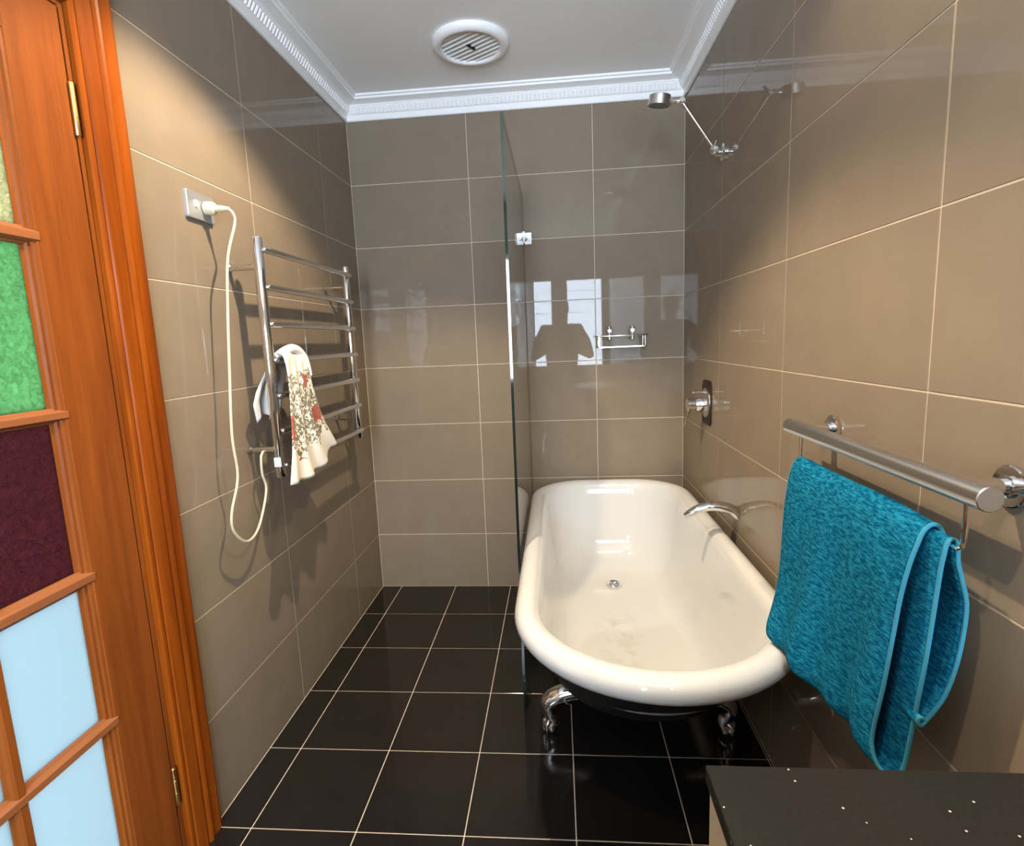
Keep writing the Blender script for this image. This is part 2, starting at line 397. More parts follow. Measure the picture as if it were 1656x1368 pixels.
DT = 0.035
YE, YI = -1.6275, -1.757
ZB, ZT = 0.008, DZ - 0.016
door = tag(thing('door_1', 'brown timber door with coloured glass panes', 'door', (0, YE, 0)), 'brown timber door with coloured glass panes', kind='structure')
del door['category']
YS0 = DY0 + 0.0155
cols = [(-1.953, -1.780), (-2.158, -1.985), (-2.363, -2.190)]
rows = [(1.565, 1.895), (1.215, 1.530), (0.872, 1.185), (0.535, 0.835), (0.190, 0.500)]
bm = new_bm(); box(bm, (-DT, YI, ZB), (0, YE, ZT), 0.0015); obj('stile', bm, MT['wood'], door)
bm = new_bm(); box(bm, (-DT, YS0, ZB), (0, -2.386, ZT), 0.0015); obj('stile', bm, MT['wood'], door)
bm = new_bm(); box(bm, (-DT, -2.386, 1.915), (0, YI, ZT)); obj('top_rail', bm, MT['wood'], door)
bm = new_bm(); box(bm, (-DT, -2.386, ZB), (0, YI, 0.170)); obj('bottom_rail', bm, MT['wood'], door)
def muntin_h(z0, z1):
    bm = new_bm(); h = (z1 - z0) / 2; c = (z0 + z1) / 2
    prof = [(-0.030, -h), (-0.012, -h), (-0.009, -h*0.75), (-0.003, -h*0.62), (0.002, -h*0.40), (0.002, h*0.40), (-0.003, h*0.62), (-0.009, h*0.75), (-0.012, h), (-0.030, h)]
    r0 = [bm.verts.new((x, -2.386, c + z)) for x, z in prof]; r1 = [bm.verts.new((x, YI + 0.006, c + z)) for x, z in prof]
    ring_faces(bm, r0, r1); bm.faces.new(r0); bm.faces.new(list(reversed(r1)))
    return obj('glazing_bar', bm, MT['muntin'], door)
for (a, b), (c, d) in zip(rows, rows[1:]): muntin_h(d, a)
for y0, y1 in ((-1.985, -1.953), (-2.190, -2.158)):
    bm = new_bm(); h = (y1 - y0) / 2; c = (y0 + y1) / 2
    prof = [(-0.030, -h), (-0.012, -h), (-0.009, -h*0.75), (-0.003, -h*0.62), (0.000, -h*0.40), (0.000, h*0.40), (-0.003, h*0.62), (-0.009, h*0.75), (-0.012, h), (-0.030, h)]
    sweep_z(bm, [(x, c + y) for x, y in prof], 0.18, 1.905)
    obj('glazing_bar', bm, MT['wood'], door)
PG = [pane_glass('pale_yellow_glass', (0.198, 0.1933, 0.1272), 110, 0.9, 0.12), pane_glass('green_rolled_glass', (0.0896, 0.1603, 0.0896), 95, 0.7, 0.12),
      pane_glass('plum_rolled_glass', (0.0603, 0.0217, 0.0287), 90, 0.9, 0.10), pane_glass('frosted_blue_glass', (0.1508, 0.1792, 0.1886), 60, 0.0, 0.35)]
PG.append(PG[3])
PL = ['pale yellow hammered pane', 'green rolled glass pane', 'dark plum rolled glass pane', 'pale blue frosted pane', 'pale blue frosted pane']
for ci, (y0, y1) in enumerate(cols):
    for ri, (z0, z1) in enumerate(rows):
        bm = new_bm(); box(bm, (-0.022, y0 - 0.004, z0 - 0.004), (-0.017, y1 + 0.004, z1 + 0.004))
        obj('pane', bm, PG[ri], door, label=PL[ri])
# glazing beads along stiles and rails (the stepped edge round the glass)
for y0, y1, s in ((-1.780, YI, 1), (-2.386, -2.363, -1)):
    bm = new_bm()
    e = y1 if s > 0 else y0; g = y0 if s > 0 else y1
    prof = [(-0.002, e), (-0.003, e - s*0.006), (-0.008, e - s*0.008), (-0.008, e - s*0.014), (-0.013, e - s*0.017), (-0.015, g), (-0.030, g), (-0.030, e)]
    sweep_z(bm, prof, 0.170, 1.915); obj('glazing_bead', bm, MT['wood'], door)
for z0, z1, s in ((1.895, 1.915, 1), (0.170, 0.190, -1)):
    bm = new_bm(); e = z1 if s > 0 else z0; g = z0 if s > 0 else z1
    prof = [(-0.002, e), (-0.003, e - s*0.006), (-0.008, e - s*0.008), (-0.012, e - s*0.015), (-0.015, g), (-0.030, g), (-0.030, e)]
    r0 = [bm.verts.new((x, -2.386, z)) for x, z in prof]; r1 = [bm.verts.new((x, YI, z)) for x, z in prof]
    ring_faces(bm, r0, r1); bm.faces.new(r0); bm.faces.new(list(reversed(r1)))
    obj('glazing_bead', bm, MT['wood'], door)
for z0, z1 in ((1.772, 1.878), (0.185, 0.288)):
    bm = new_bm(); lathe(bm, [(0.0045, 0), (0.0055, 0.002), (0.0055, (z1 - z0) * 0.33), (0.005, (z1 - z0) * 0.335), (0.0055, (z1 - z0) * 0.34), (0.0055, (z1 - z0) * 0.66), (0.005, (z1 - z0) * 0.665), (0.0055, (z1 - z0) * 0.67), (0.0055, z1 - z0 - 0.002), (0.004, z1 - z0)], (0.004, -1.6255, z0), n=12)
    obj('hinge', bm, MT['brass'], door, smooth=True, label='brass hinge knuckle')

# ------------------------------------------------------------------ bath
BX = 1.2235
def outline(a, yb, yn, rb, n=96):
    """rounded-back, semicircular-front bath outline; (x, y) list of n points"""
    pts = []
    r = min(rb, a * 0.98)
    yc = yn + min(a, (yb - yn) * 0.48)    # centre line of front half ellipse
    ry = yc - yn
    segs = []
    # start at back centre, go clockwise to right
    segs.append(('l', (BX, yb), (BX + a - r, yb)))
    segs.append(('a', (BX + a - r, yb - r), r, r, 90, 0))
    segs.append(('l', (BX + a, yb - r), (BX + a, yc)))
    segs.append(('a', (BX, yc), a, ry, 0, -180))
    segs.append(('l', (BX - a, yc), (BX - a, yb - r)))
    segs.append(('a', (BX - a + r, yb - r), r, r, 180, 90))
    segs.append(('l', (BX - a + r, yb), (BX, yb)))
    cnt = [5, 14, 14, 30, 14, 14, 5]
    for sg, c in zip(segs, cnt):
        for k in range(c):
            t = k / c
            if sg[0] == 'l': pts.append((sg[1][0] * (1 - t) + sg[2][0] * t, sg[1][1] * (1 - t) + sg[2][1] * t))
            else:
                an = math.radians(sg[4] * (1 - t) + sg[5] * t)
                pts.append((sg[1][0] + sg[2] * math.cos(an), sg[1][1] + sg[3] * math.sin(an)))
    return pts
def loft(bm, levels, cap_last=True):
    rings = []
    for (a, yb, yn, rb, z, tilt) in levels:
        rings.append([bm.verts.new((x, y, z + tilt * (y + 1.0))) for x, y in outline(a, yb, yn, rb)])
    for r0, r1 in zip(rings, rings[1:]): ring_faces(bm, r0, r1)
    if cap_last: bm.faces.new(rings[-1])
    return rings
bath = thing('bathtub', 'white roll top clawfoot bathtub with a black outside', 'bathtub', (BX, -0.9, 0))
A0, YB0, YN0 = 0.371, -0.028, -1.722
lev = []
# rolled rim from its lower outer lip over the top to the inside
for ang in range(-70, 181, 25):
    r = 0.034; c = 0.036
    d = c - r * math.cos(math.radians(ang)) * 1.02
    z = 0.566 + r * math.sin(math.radians(ang))
    lev.append((A0 - d, YB0 - d * 1.15, YN0 + d * 1.0, 0.24 - d * 0.4, z, 0.0))
lev += [(0.296, -0.116, -1.640, 0.205, 0.550, 0), (0.292, -0.119, -1.628, 0.203, 0.525, 0), (0.285, -0.123, -1.590, 0.20, 0.46, 0), (0.277, -0.129, -1.535, 0.20, 0.39, 0), (0.264, -0.141, -1.455, 0.20, 0.315, 0), (0.243, -0.165, -1.365, 0.19, 0.255, 0), (0.214, -0.205, -1.275, 0.18, 0.218, 0.004), (0.175, -0.258, -1.18, 0.16, 0.198, 0.006), (0.12, -0.330, -1.08, 0.11, 0.188, 0.008), (0.055, -0.42, -0.95, 0.05, 0.184, 0.010)]
bm = new_bm(); loft(bm, lev); obj('tub', bm, MT['enamel'], bath, smooth=True, angle=180, label='glossy white enamelled tub with rolled rim')
bm = new_bm()
loft(bm, [(0.348, -0.055, -1.690, 0.225, 0.541, 0), (0.318, -0.095, -1.655, 0.215, 0.538, 0), (0.306, -0.104, -1.638, 0.21, 0.52, 0), (0.298, -0.108, -1.592, 0.21, 0.455, 0), (0.289, -0.114, -1.525, 0.21, 0.38, 0), (0.275, -0.127, -1.440, 0.21, 0.30, 0), (0.253, -0.152, -1.348, 0.20, 0.237, 0), (0.222, -0.193, -1.262, 0.19, 0.200, 0.004), (0.182, -0.246, -1.17, 0.17, 0.180, 0.006), (0.125, -0.320, -1.075, 0.11, 0.170, 0.008), (0.055, -0.42, -0.95, 0.05, 0.166, 0.010)])
obj('outer_shell', bm, MT['blackpaint'], bath, smooth=True, angle=180, label='black painted outside of the tub')
# drain
dz = 0.184 + 0.010 * 0.61
dr = Vector((1.222, -0.395, 0.1985))
bm = new_bm(); lathe(bm, [(0.012, -0.012), (0.020, -0.004), (0.024, 0.000), (0.034, 0.002), (0.036, 0.0), (0.036, -0.010)], dr, n=28, cap0=True, cap1=False)
drain = obj('drain', bm, MT['chrome'], bath, smooth=True, label='chrome drain')
bm = new_bm()
for an in (0, 60, 120):
    c, s = math.cos(math.radians(an)), math.sin(math.radians(an))
    tube(bm, [(dr.x - 0.023 * c, dr.y - 0.023 * s, dr.z - 0.002), (dr.x + 0.023 * c, dr.y + 0.023 * s, dr.z - 0.002)], 0.002, n=6)
obj('drain_grate', bm, MT['chrome'], drain)
def claw(name, sx, y, sy):
    """cast claw-and-ball foot: ball on the floor, S-shaped ankle, leaf plate against the tub"""
    bm = new_bm()
    X = lambda d: BX + sx * d
    path = bez([(X(0.165), y - sy*0.0, 0.150), (X(0.212), y - sy*0.004, 0.138), (X(0.262), y - sy*0.010, 0.126), (X(0.292), y - sy*0.014, 0.106), (X(0.290), y - sy*0.016, 0.074), (X(0.278), y - sy*0.018, 0.046), (X(0.284), y - sy*0.02, 0.026)], 6)
    rr = [0.040, 0.036, 0.033, 0.030, 0.025, 0.021, 0.024]
    rad = []
    for i in range(len(path)):
        t = i / (len(path) - 1) * 6; k = min(int(t), 5); rad.append(rr[k] * (1 - t + k) + rr[k + 1] * (t - k))
    tube(bm, path, rad, n=12)
    sphere(bm, (X(0.284), y - sy*0.02, 0.0215), 0.0225, s=(1.05, 1.05, 0.95))
    for da in (-55, 0, 55):          # three gripping toes
        ca, sa = math.cos(math.radians(da)), math.sin(math.radians(da))
        tube(bm, bez([(X(0.272), y - sy*0.02, 0.056), (X(0.284 + 0.022*ca), y - sy*0.02 + 0.024*sa, 0.046), (X(0.284 + 0.027*ca), y - sy*0.02 + 0.030*sa, 0.024), (X(0.284 + 0.024*ca), y - sy*0.02 + 0.026*sa, 0.006)], 4), [0.008]*5 + [0.007]*4 + [0.006]*3 + [0.003], n=8)
    return obj(name, bm, MT['chrome'], bath, smooth=True, angle=60, label='chrome claw and ball foot')
for sx in (-1, 1):
    for y, sy in ((-1.085, 1), (-0.33, -1)):
        f = claw('claw_foot', sx, y, sy)
        # acanthus leaf plate hugging the tub bottom
        bm = new_bm()
        for w_, hgt in ((-0.034, 0.058), (0.0, 0.050), (0.034, 0.058)):
            p = [(BX + sx*0.150, y + w_*0.3, 0.150), (BX + sx*0.190, y + w_*0.8, 0.166), (BX + sx*0.232, y + w_*1.1, 0.195), (BX + sx*0.262, y + w_*1.25, 0.150 + hgt + 0.03)]
            tube(bm, bez(p, 4), [0.018, 0.018, 0.018, 0.017, 0.016, 0.015, 0.014, 0.013, 0.011, 0.009, 0.006, 0.004, 0.002], n=8, sx=0.45, ref=(0, 1, 0))
        obj('foot_leaf', bm, MT['chrome'], f, smooth=True, angle=60)

# ------------------------------------------------------------------ bath spout
SY = -0.855
sp = thing('bath_spout', 'arched chrome bath spout on the tiled wall above the tub', 'spout', (W, SY, 0.672))
bm = new_bm()
path = bez([(W, SY, 0.668), (1.590, SY, 0.690), (1.555, SY, 0.7005), (1.520, SY, 0.703), (1.480, SY, 0.695), (1.450, SY, 0.680), (1.432, SY, 0.667)], 6)
n = len(path)
tube(bm, path, [0.0200 - 0.0092 * (i / (n - 1)) ** 1.4 for i in range(n)], n=20, sx=1.35, ref=(0, 0, 1))
b_ = obj('spout_arm', bm, MT['chrome'], sp, smooth=True, angle=60)
bm = new_bm(); lathe(bm, [(0.0005, 0), (0.0088, 0), (0.0088, 0.002)], (1.4318, SY, 0.6668), (-0.80, 0, -0.59), n=16)
obj('spout_mouth', bm, MT['steel'], sp)

# ------------------------------------------------------------------ shower mixer
MYc, MZ = -0.443, 1.022
mx = thing('shower_mixer', 'chrome shower mixer on a dark oblong wall plate', 'mixer tap', (W, MYc, MZ))
def rrect(w, h, r, n=6):
    out = []
    for cx, cy, a0 in ((w/2-r, h/2-r, 0), (-w/2+r, h/2-r, 90), (-w/2+r, -h/2+r, 180), (w/2-r, -h/2+r, 270)):
        for k in range(n + 1):
            a = math.radians(a0 + 90 * k / n); out.append((cx + r*math.cos(a), cy + r*math.sin(a)))
    return out
def slab_x(bm, prof, x0, x1, cy, cz, bev=0.002):
    rings = []
    for x, s in ((x0, 1.0), (x1 + (bev if x1 < x0 else -bev), 1.0), (x1, 1 - bev * 14)):
        rings.append([bm.verts.new((x, cy + a * s, cz + b * s)) for a, b in prof])
    for p, q in zip(rings, rings[1:]): ring_faces(bm, p, q)
    bm.faces.new(rings[0]); bm.faces.new(list(reversed(rings[-1])))
bm = new_bm(); slab_x(bm, rrect(0.132, 0.186, 0.026), W, W - 0.006, MYc, MZ); obj('wall_plate', bm, MT['plate'], mx, smooth=True, label='dark bronze oblong plate')
bm = new_bm(); lathe(bm, [(0.062, 0.006), (0.062, 0.010), (0.058, 0.012), (0.030, 0.013)], (W, MYc, MZ), (-1, 0, 0), n=40); obj('cover_disc', bm, MT['steel'], mx, smooth=True)
bm = new_bm(); lathe(bm, [(0.030, 0.010), (0.030, 0.040), (0.027, 0.046), (0.0265, 0.052), (0.0265, 0.056), (0.0285, 0.058), (0.0285, 0.082), (0.027, 0.084), (0.005, 0.084)], (W, MYc, MZ - 0.008), (-1, 0, 0), n=32); body = obj('mixer_body', bm, MT['chrome'], mx, smooth=True)
bm = new_bm(); tube(bm, [(W - 0.076, MYc, MZ - 0.030), (W - 0.080, MYc, MZ - 0.046), (W - 0.094, MYc, MZ - 0.100)], [0.0062, 0.0040, 0.0036], n=10); obj('lever', bm, MT['chrome'], mx, smooth=True)
bm = new_bm(); tube(bm, bez([(W - 0.008, MYc - 0.006, MZ + 0.024), (W - 0.010, MYc - 0.006, MZ + 0.040), (W - 0.022, MYc - 0.006, MZ + 0.0455), (W - 0.060, MYc - 0.006, MZ + 0.0445)], 5), 0.0032, n=8)
sphere(bm, (W - 0.060, MYc - 0.006, MZ + 0.0445), 0.0042); obj('diverter_pin', bm, MT['chrome'], mx, smooth=True)

# ------------------------------------------------------------------ shower head on its arm
HY = -0.62
sh = thing('wall_shower', 'round chrome shower head on a jointed wall arm', 'shower head', (W, HY, 1.953))
bm = new_bm(); lathe(bm, [(0.030, 0), (0.030, 0.007), (0.027, 0.010), (0.017, 0.012), (0.017, 0.026), (0.012, 0.030)], (W, HY, 1.953), (-1, 0, 0), n=28); obj('wall_flange', bm, MT['chrome'], sh, smooth=True)
J0 = Vector((W - 0.034, HY, 1.963)); J1 = Vector((1.462, HY, 2.135))
bm = new_bm(); sphere(bm, J0, 0.0165); tube(bm, [J0 + Vector((0, -0.018, 0)), J0 + Vector((0, 0.018, 0))], 0.0085, n=14)
tube(bm, [J0 + Vector((0, -0.024, 0)), J0 + Vector((0, -0.018, 0))], 0.0045, n=10); tube(bm, [J0 + Vector((-0.004, -0.004, 0.008)), J0 + Vector((0.004, -0.004, 0.030))], 0.0025, n=8)
obj('lower_joint', bm, MT['chrome'], sh, smooth=True, angle=50)
bm = new_bm(); tube(bm, [J0, J0.lerp(J1, 0.03), J0.lerp(J1, 0.05), J0.lerp(J1, 0.97), J1], [0.008, 0.008, 0.0062, 0.0062, 0.008], n=14); obj('arm', bm, MT['steel'], sh, smooth=True)
bm = new_bm(); sphere(bm, J1, 0.0120); tube(bm, [J1 + Vector((0, -0.016, 0)), J1 + Vector((0, 0.016, 0))], 0.0085, n=14)
tube(bm, [J1, J1 + Vector((0.012, 0, 0.022)), J1 + Vector((0.022, 0, 0.030))], [0.007, 0.005, 0.0035], n=10)
obj('upper_joint', bm, MT['chrome'], sh, smooth=True, angle=50)
HC = Vector((1.384, HY, 2.142)); ha = Vector((0.10, -0.14, 1.0)).normalized()
bm = new_bm(); tube(bm, [J1, J1.lerp(HC, 0.35), HC.lerp(J1, 0.50)], [0.009, 0.0075, 0.009], n=14); obj('neck', bm, MT['chrome'], sh, smooth=True)
bm = new_bm(); lathe(bm, [(0.036, -0.0165), (0.0405, -0.0165), (0.042, -0.015), (0.042, -0.011), (0.038, -0.009), (0.038, 0.016), (0.036, 0.018), (0.020, 0.0195)], HC, ha, n=36, cap0=False); head = obj('head', bm, MT['steel'], sh, smooth=True)
bm = new_bm(); lathe(bm, [(0.0365, -0.0150), (0.030, -0.0162), (0.001, -0.0165)], HC, ha, n=32, cap0=True, cap1=False); obj('spray_face', bm, mat('grey_spray_face', (0.10, 0.10, 0.10), 0.3), head, smooth=True, label='grey spray face')

# ------------------------------------------------------------------ glass shower screen
GX0, GX1 = 0.8385, 0.8475
gs = thing('shower_screen', 'frameless clear glass shower screen beside the bath', 'glass screen', (0.843, -0.5, 0))
bm = new_bm(); box(bm, (GX0, -1.000, 0.003), (GX1, -0.004, 2.0))
g = obj('glass_panel', bm, MT['glass'], gs)
g.data.materials.append(MT['edge'])
for p in g.data.polygons:
    if abs(p.normal.x) < 0.5: p.material_index = 1
bm = new_bm()
for s in (1, -1):
    e = GX1 if s > 0 else GX0
    box(bm, (e, -0.005, 1.772), (e + s*0.036, 0.0, 1.828), 0.0010)
    box(bm, (e, -0.045, 1.772), (e + s*0.005, -0.004, 1.828), 0.0010)
br = obj('wall_bracket', bm, MT['chrome'], gs, label='chrome glass to wall bracket')
bm = new_bm()
for s in (1, -1):
    e = GX1 if s > 0 else GX0
    lathe(bm, [(0.0085, 0), (0.0085, 0.004), (0.006, 0.0075), (0.001, 0.0085)], (e + s*0.021, -0.004, 1.798), (0, -1, 0), n=16)
    lathe(bm, [(0.0085, 0), (0.0085, 0.003), (0.006, 0.0065), (0.001, 0.0075)], (e + s*0.005, -0.026, 1.798), (s, 0, 0), n=16)
obj('bracket_screw', bm, MT['chrome'], br, smooth=True)
bm = new_bm(); box(bm, (GX0 + 0.001, -0.004, 0.003), (GX1 - 0.001, 0.0, 2.0)); obj('seal', bm, mat('clear_silicone_seal', (0.25, 0.25, 0.24), 0.4), gs)

# ------------------------------------------------------------------ wire shower caddy on the end wall
cd = thing('shower_caddy', 'chrome shower caddy with two knobs on the end wall', 'shower caddy', (1.30, 0, 1.30))
X0, X1, D0 = 1.182, 1.428, -0.092
bm = new_bm()
z1 = 1.314
loop = [(X0, -0.006, z1), (X0, D0 + 0.014, z1), (X0 + 0.004, D0 + 0.004, z1), (X0 + 0.014, D0, z1), (X1 - 0.014, D0, z1), (X1 - 0.004, D0 + 0.004, z1), (X1, D0 + 0.014, z1), (X1, -0.006, z1)]
tube(bm, loop, 0.0042, n=10); obj('top_rail', bm, MT['chrome'], cd, smooth=True)
bm = new_bm(); z0 = 1.258
slab = [(X0 + 0.004, -0.004), (X0 + 0.004, D0 + 0.012), (X0 + 0.014, D0 + 0.003), (X1 - 0.014, D0 + 0.003), (X1 - 0.004, D0 + 0.012), (X1 - 0.004, -0.004)]
r0 = [bm.verts.new((x, y, z0)) for x, y in slab]; r1 = [bm.verts.new((x, y, z0 + 0.006)) for x, y in slab]
ring_faces(bm, r0, r1); bm.faces.new(r0); bm.faces.new(list(reversed(r1)))
obj('tray', bm, MT['chrome'], cd)
for x in (X0 + 0.014, X1 - 0.014):
    for y in (D0 + 0.004, -0.008):
        bm = new_bm(); tube(bm, [(x, y, z0 + 0.004), (x, y, z1 - 0.002)], 0.0055, n=10); obj('corner_post', bm, MT['chrome'], cd, smooth=True)
for x in (1.250, 1.360):
    bm = new_bm(); lathe(bm, [(0.014, 0.0), (0.014, 0.008), (0.008, 0.012), (0.008, 0.026), (0.012, 0.030), (0.012, 0.044), (0.009, 0.048)], (x, 0.0, 1.338), (0, -1, 0), n=20)
    tube(bm, [(x, -0.036, 1.335), (x, -0.036, 1.305)], 0.006, n=12); lathe(bm, [(0.010, 0), (0.011, 0.006), (0.010, 0.012)], (x, -0.036, 1.293), n=16)
    lathe(bm, [(0.010, 0), (0.012, 0.004), (0.012, 0.010), (0.009, 0.014)], (x, -0.036, 1.346), n=16)
    obj('mounting_knob', bm, MT['chrome'], cd, smooth=True, angle=50)

# ------------------------------------------------------------------ heated towel rail
RX, RY0, RY1 = 0.099, -1.131, -0.436
RUN_X = RX + 0.0165
rail = thing('heated_towel_rail', 'chrome heated ladder towel rail on the tiled wall', 'towel rail', (0, -0.78, 0.91))
for y in (RY0, RY1):
    bm = new_bm(); tube(bm, [(RX, y, 0.910), (RX, y, 0.913), (RX, y, 1.648), (RX, y, 1.651)], [0.0135, 0.0155, 0.0155, 0.0135], n=22); obj('post', bm, MT['chrome'], rail, smooth=True)
    for z in (1.565, 1.000):
        bm = new_bm(); lathe(bm, [(0.0115, 0), (0.0115, 0.010), (0.0098, 0.012), (0.0098, RX - 0.012)], (0, y, z), (1, 0, 0), n=18); obj('wall_mount', bm, MT['chrome'], rail, smooth=True)
for k in range(7):
    z = 1.614 - 0.1115 * k
    bm = new_bm(); xr_ = RUN_X
    tube(bm, [(xr_, RY0 + e, z) for e in (0.001, 0.003, 0.007, 0.011)] + [(xr_, RY1 + e, z) for e in (0.001, 0.005, 0.009, 0.011)], [0.002, 0.0065, 0.0092, 0.0100, 0.0100, 0.0092, 0.0065, 0.002], n=18); obj('rung', bm, MT['chrome'], rail, smooth=True)
bm = new_bm(); box(bm, (RX - 0.011, RY0 - 0.016, 0.945), (RX + 0.012, RY0 - 0.0150, 0.975)); obj('rating_label', bm, mat('white_sticker', (0.6, 0.65, 0.7), 0.5), rail, label='small white rating sticker')
# plug and cord
PY, PZ = -1.228, 1.716
bm = new_bm(); lathe(bm, [(0.018, 0.0), (0.0185, 0.004), (0.0185, 0.020), (0.016, 0.026), (0.0095, 0.030), (0.0085, 0.048), (0.0062, 0.058), (0.0050, 0.068)], (0.012, PY, PZ), (1, 0.04, -0.06), n=20); obj('plug', bm, MT['cream'], rail, smooth=True, label='cream moulded mains plug')
cord = [(0.078, PY + 0.003, PZ - 0.005), (0.088, PY + 0.005, PZ - 0.016), (0.088, PY + 0.008, PZ - 0.045), (0.078, -1.226 - 0.030, 1.574), (0.070, -1.272, 1.434), (0.066, -1.292, 1.258), (0.066, -1.316, 1.080), (0.062, -1.306, 0.955), (0.056, -1.345, 0.858), (0.052, -1.338, 0.800), (0.050, -1.277, 0.748), (0.048, -1.205, 0.768), (0.046, -1.138, 0.865), (0.046, -1.150, 0.925), (0.050, RY0 - 0.022, 0.978), (0.050, RY0 - 0.006, 0.995)]
bm = new_bm(); tube(bm, bez(cord, 8), 0.0037, n=8); obj('cord', bm, MT['cream'], rail, smooth=True, label='cream mains cord hanging in a loop')

# ------------------------------------------------------------------ power point
so = thing('power_point', 'steel faced double power point on the tiled wall', 'power outlet', (0, -1.245, 1.716))
bm = new_bm(); slab_x(bm, rrect(0.118, 0.074, 0.006), 0.0, 0.0105, -1.245, 1.716, 0.0025); obj('face_plate', bm, mat('satin_steel_plate', (0.50, 0.50, 0.52), 0.38, 0.65), so)
bm = new_bm(); slab_x(bm, rrect(0.011, 0.019, 0.004), 0.0100, 0.0145, -1.268, 1.720, 0.0015); obj('rocker_switch', bm, MT['wplastic'], so, label='white rocker switch')

# ------------------------------------------------------------------ t-shirt on the rail
def shirt_mat():
    m = bpy.data.materials.new('printed_cotton'); m.use_nodes = True
    N, L = nodes(m); b = N['Principled BSDF']; b.inputs['Roughness'].default_value = 0.85; b.inputs['Sheen Weight'].default_value = 0.1
    uv = N.new('ShaderNodeUVMap'); sep = N.new('ShaderNodeSeparateXYZ'); L.new(uv.outputs[0], sep.inputs[0])
    nz = N.new('ShaderNodeTexNoise'); nz.inputs['Scale'].default_value = 9; nz.inputs['Detail'].default_value = 2; nz.inputs['Distortion'].default_value = 2.0; L.new(uv.outputs[0], nz.inputs['Vector'])
    # line drawing: edges of warped cells
    vo = N.new('ShaderNodeTexVoronoi'); vo.feature = 'DISTANCE_TO_EDGE'; vo.inputs['Scale'].default_value = 15
    wv = N.new('ShaderNodeVectorMath'); wv.operation = 'MULTIPLY_ADD'; wv.inputs[1].default_value = (0.16, 0.16, 0); L.new(nz.outputs['Color'], wv.inputs[0]); L.new(uv.outputs[0], wv.inputs[2]); L.new(wv.outputs[0], vo.inputs['Vector'])
    ln = N.new('ShaderNodeMath'); ln.operation = 'LESS_THAN'; ln.inputs[1].default_value = 0.065; L.new(vo.outputs['Distance'], ln.inputs[0])
    n2 = N.new('ShaderNodeTexNoise'); n2.inputs['Scale'].default_value = 34; n2.inputs['Detail'].default_value = 1; L.new(uv.outputs[0], n2.inputs['Vector'])
    l2 = N.new('ShaderNodeMath'); l2.operation = 'GREATER_THAN'; l2.inputs[1].default_value = 0.57; L.new(n2.outputs['Fac'], l2.inputs[0])
    mxl = N.new('ShaderNodeMath'); mxl.operation = 'MAXIMUM'; L.new(ln.outputs[0], mxl.inputs[0]); L.new(l2.outputs[0], mxl.inputs[1])
    # printed band: v between hem and chest, ragged top
    r1 = N.new('ShaderNodeMath'); r1.operation = 'MULTIPLY_ADD'; r1.inputs[1].default_value = 0.30; L.new(nz.outputs['Fac'], r1.inputs[0]); L.new(sep.outputs['Y'], r1.inputs[2])
    lo = N.new('ShaderNodeMath'); lo.operation = 'GREATER_THAN'; lo.inputs[1].default_value = 0.34; L.new(r1.outputs[0], lo.inputs[0])
    hi = N.new('ShaderNodeMath'); hi.operation = 'LESS_THAN'; hi.inputs[1].default_value = 0.94; L.new(r1.outputs[0], hi.inputs[0])
    band = N.new('ShaderNodeMath'); band.operation = 'MULTIPLY'; L.new(lo.outputs[0], band.inputs[0]); L.new(hi.outputs[0], band.inputs[1])
    lm = N.new('ShaderNodeMath'); lm.operation = 'MULTIPLY'; L.new(mxl.outputs[0], lm.inputs[0]); L.new(band.outputs[0], lm.inputs[1])
    # red blossoms
    v3 = N.new('ShaderNodeTexVoronoi'); v3.inputs['Scale'].default_value = 3.3; L.new(wv.outputs[0], v3.inputs['Vector'])
    bl = N.new('ShaderNodeMath'); bl.operation = 'LESS_THAN'; bl.inputs[1].default_value = 0.31; L.new(v3.outputs['Distance'], bl.inputs[0])
    bm_ = N.new('ShaderNodeMath'); bm_.operation = 'MULTIPLY'; L.new(bl.outputs[0], bm_.inputs[0]); L.new(band.outputs[0], bm_.inputs[1])
    hi2 = N.new('ShaderNodeMath'); hi2.operation = 'MULTIPLY'; L.new(bm_.outputs[0], hi2.inputs[0]); 
    n3 = N.new('ShaderNodeMath'); n3.operation = 'LESS_THAN'; n3.inputs[1].default_value = 0.56; L.new(n2.outputs['Fac'], n3.inputs[0]); L.new(n3.outputs[0], hi2.inputs[1])
    c0 = N.new('ShaderNodeMixRGB'); c0.inputs[1].default_value = (0.80, 0.74, 0.64, 1); c0.inputs[2].default_value = (0.17, 0.155, 0.10, 1); L.new(lm.outputs[0], c0.inputs[0])
    c1 = N.new('ShaderNodeMixRGB'); c1.inputs[2].default_value = (0.42, 0.055, 0.035, 1); L.new(hi2.outputs[0], c1.inputs[0]); L.new(c0.outputs[0], c1.inputs[1])
    L.new(c1.outputs[0], b.inputs['Base Color'])
    return m
def lerp_tab(tab, t):
    n = len(tab) - 1; f = min(max(t, 0), 1) * n; k = min(int(f), n - 1); f -= k
    a, b = tab[k], tab[k + 1]
    return tuple(p * (1 - f) + q * f for p, q in zip(a, b)) if isinstance(a, tuple) else a * (1 - f) + b * f
RUZ = 1.614 - 0.1115 * 3; RUX = RUN_X
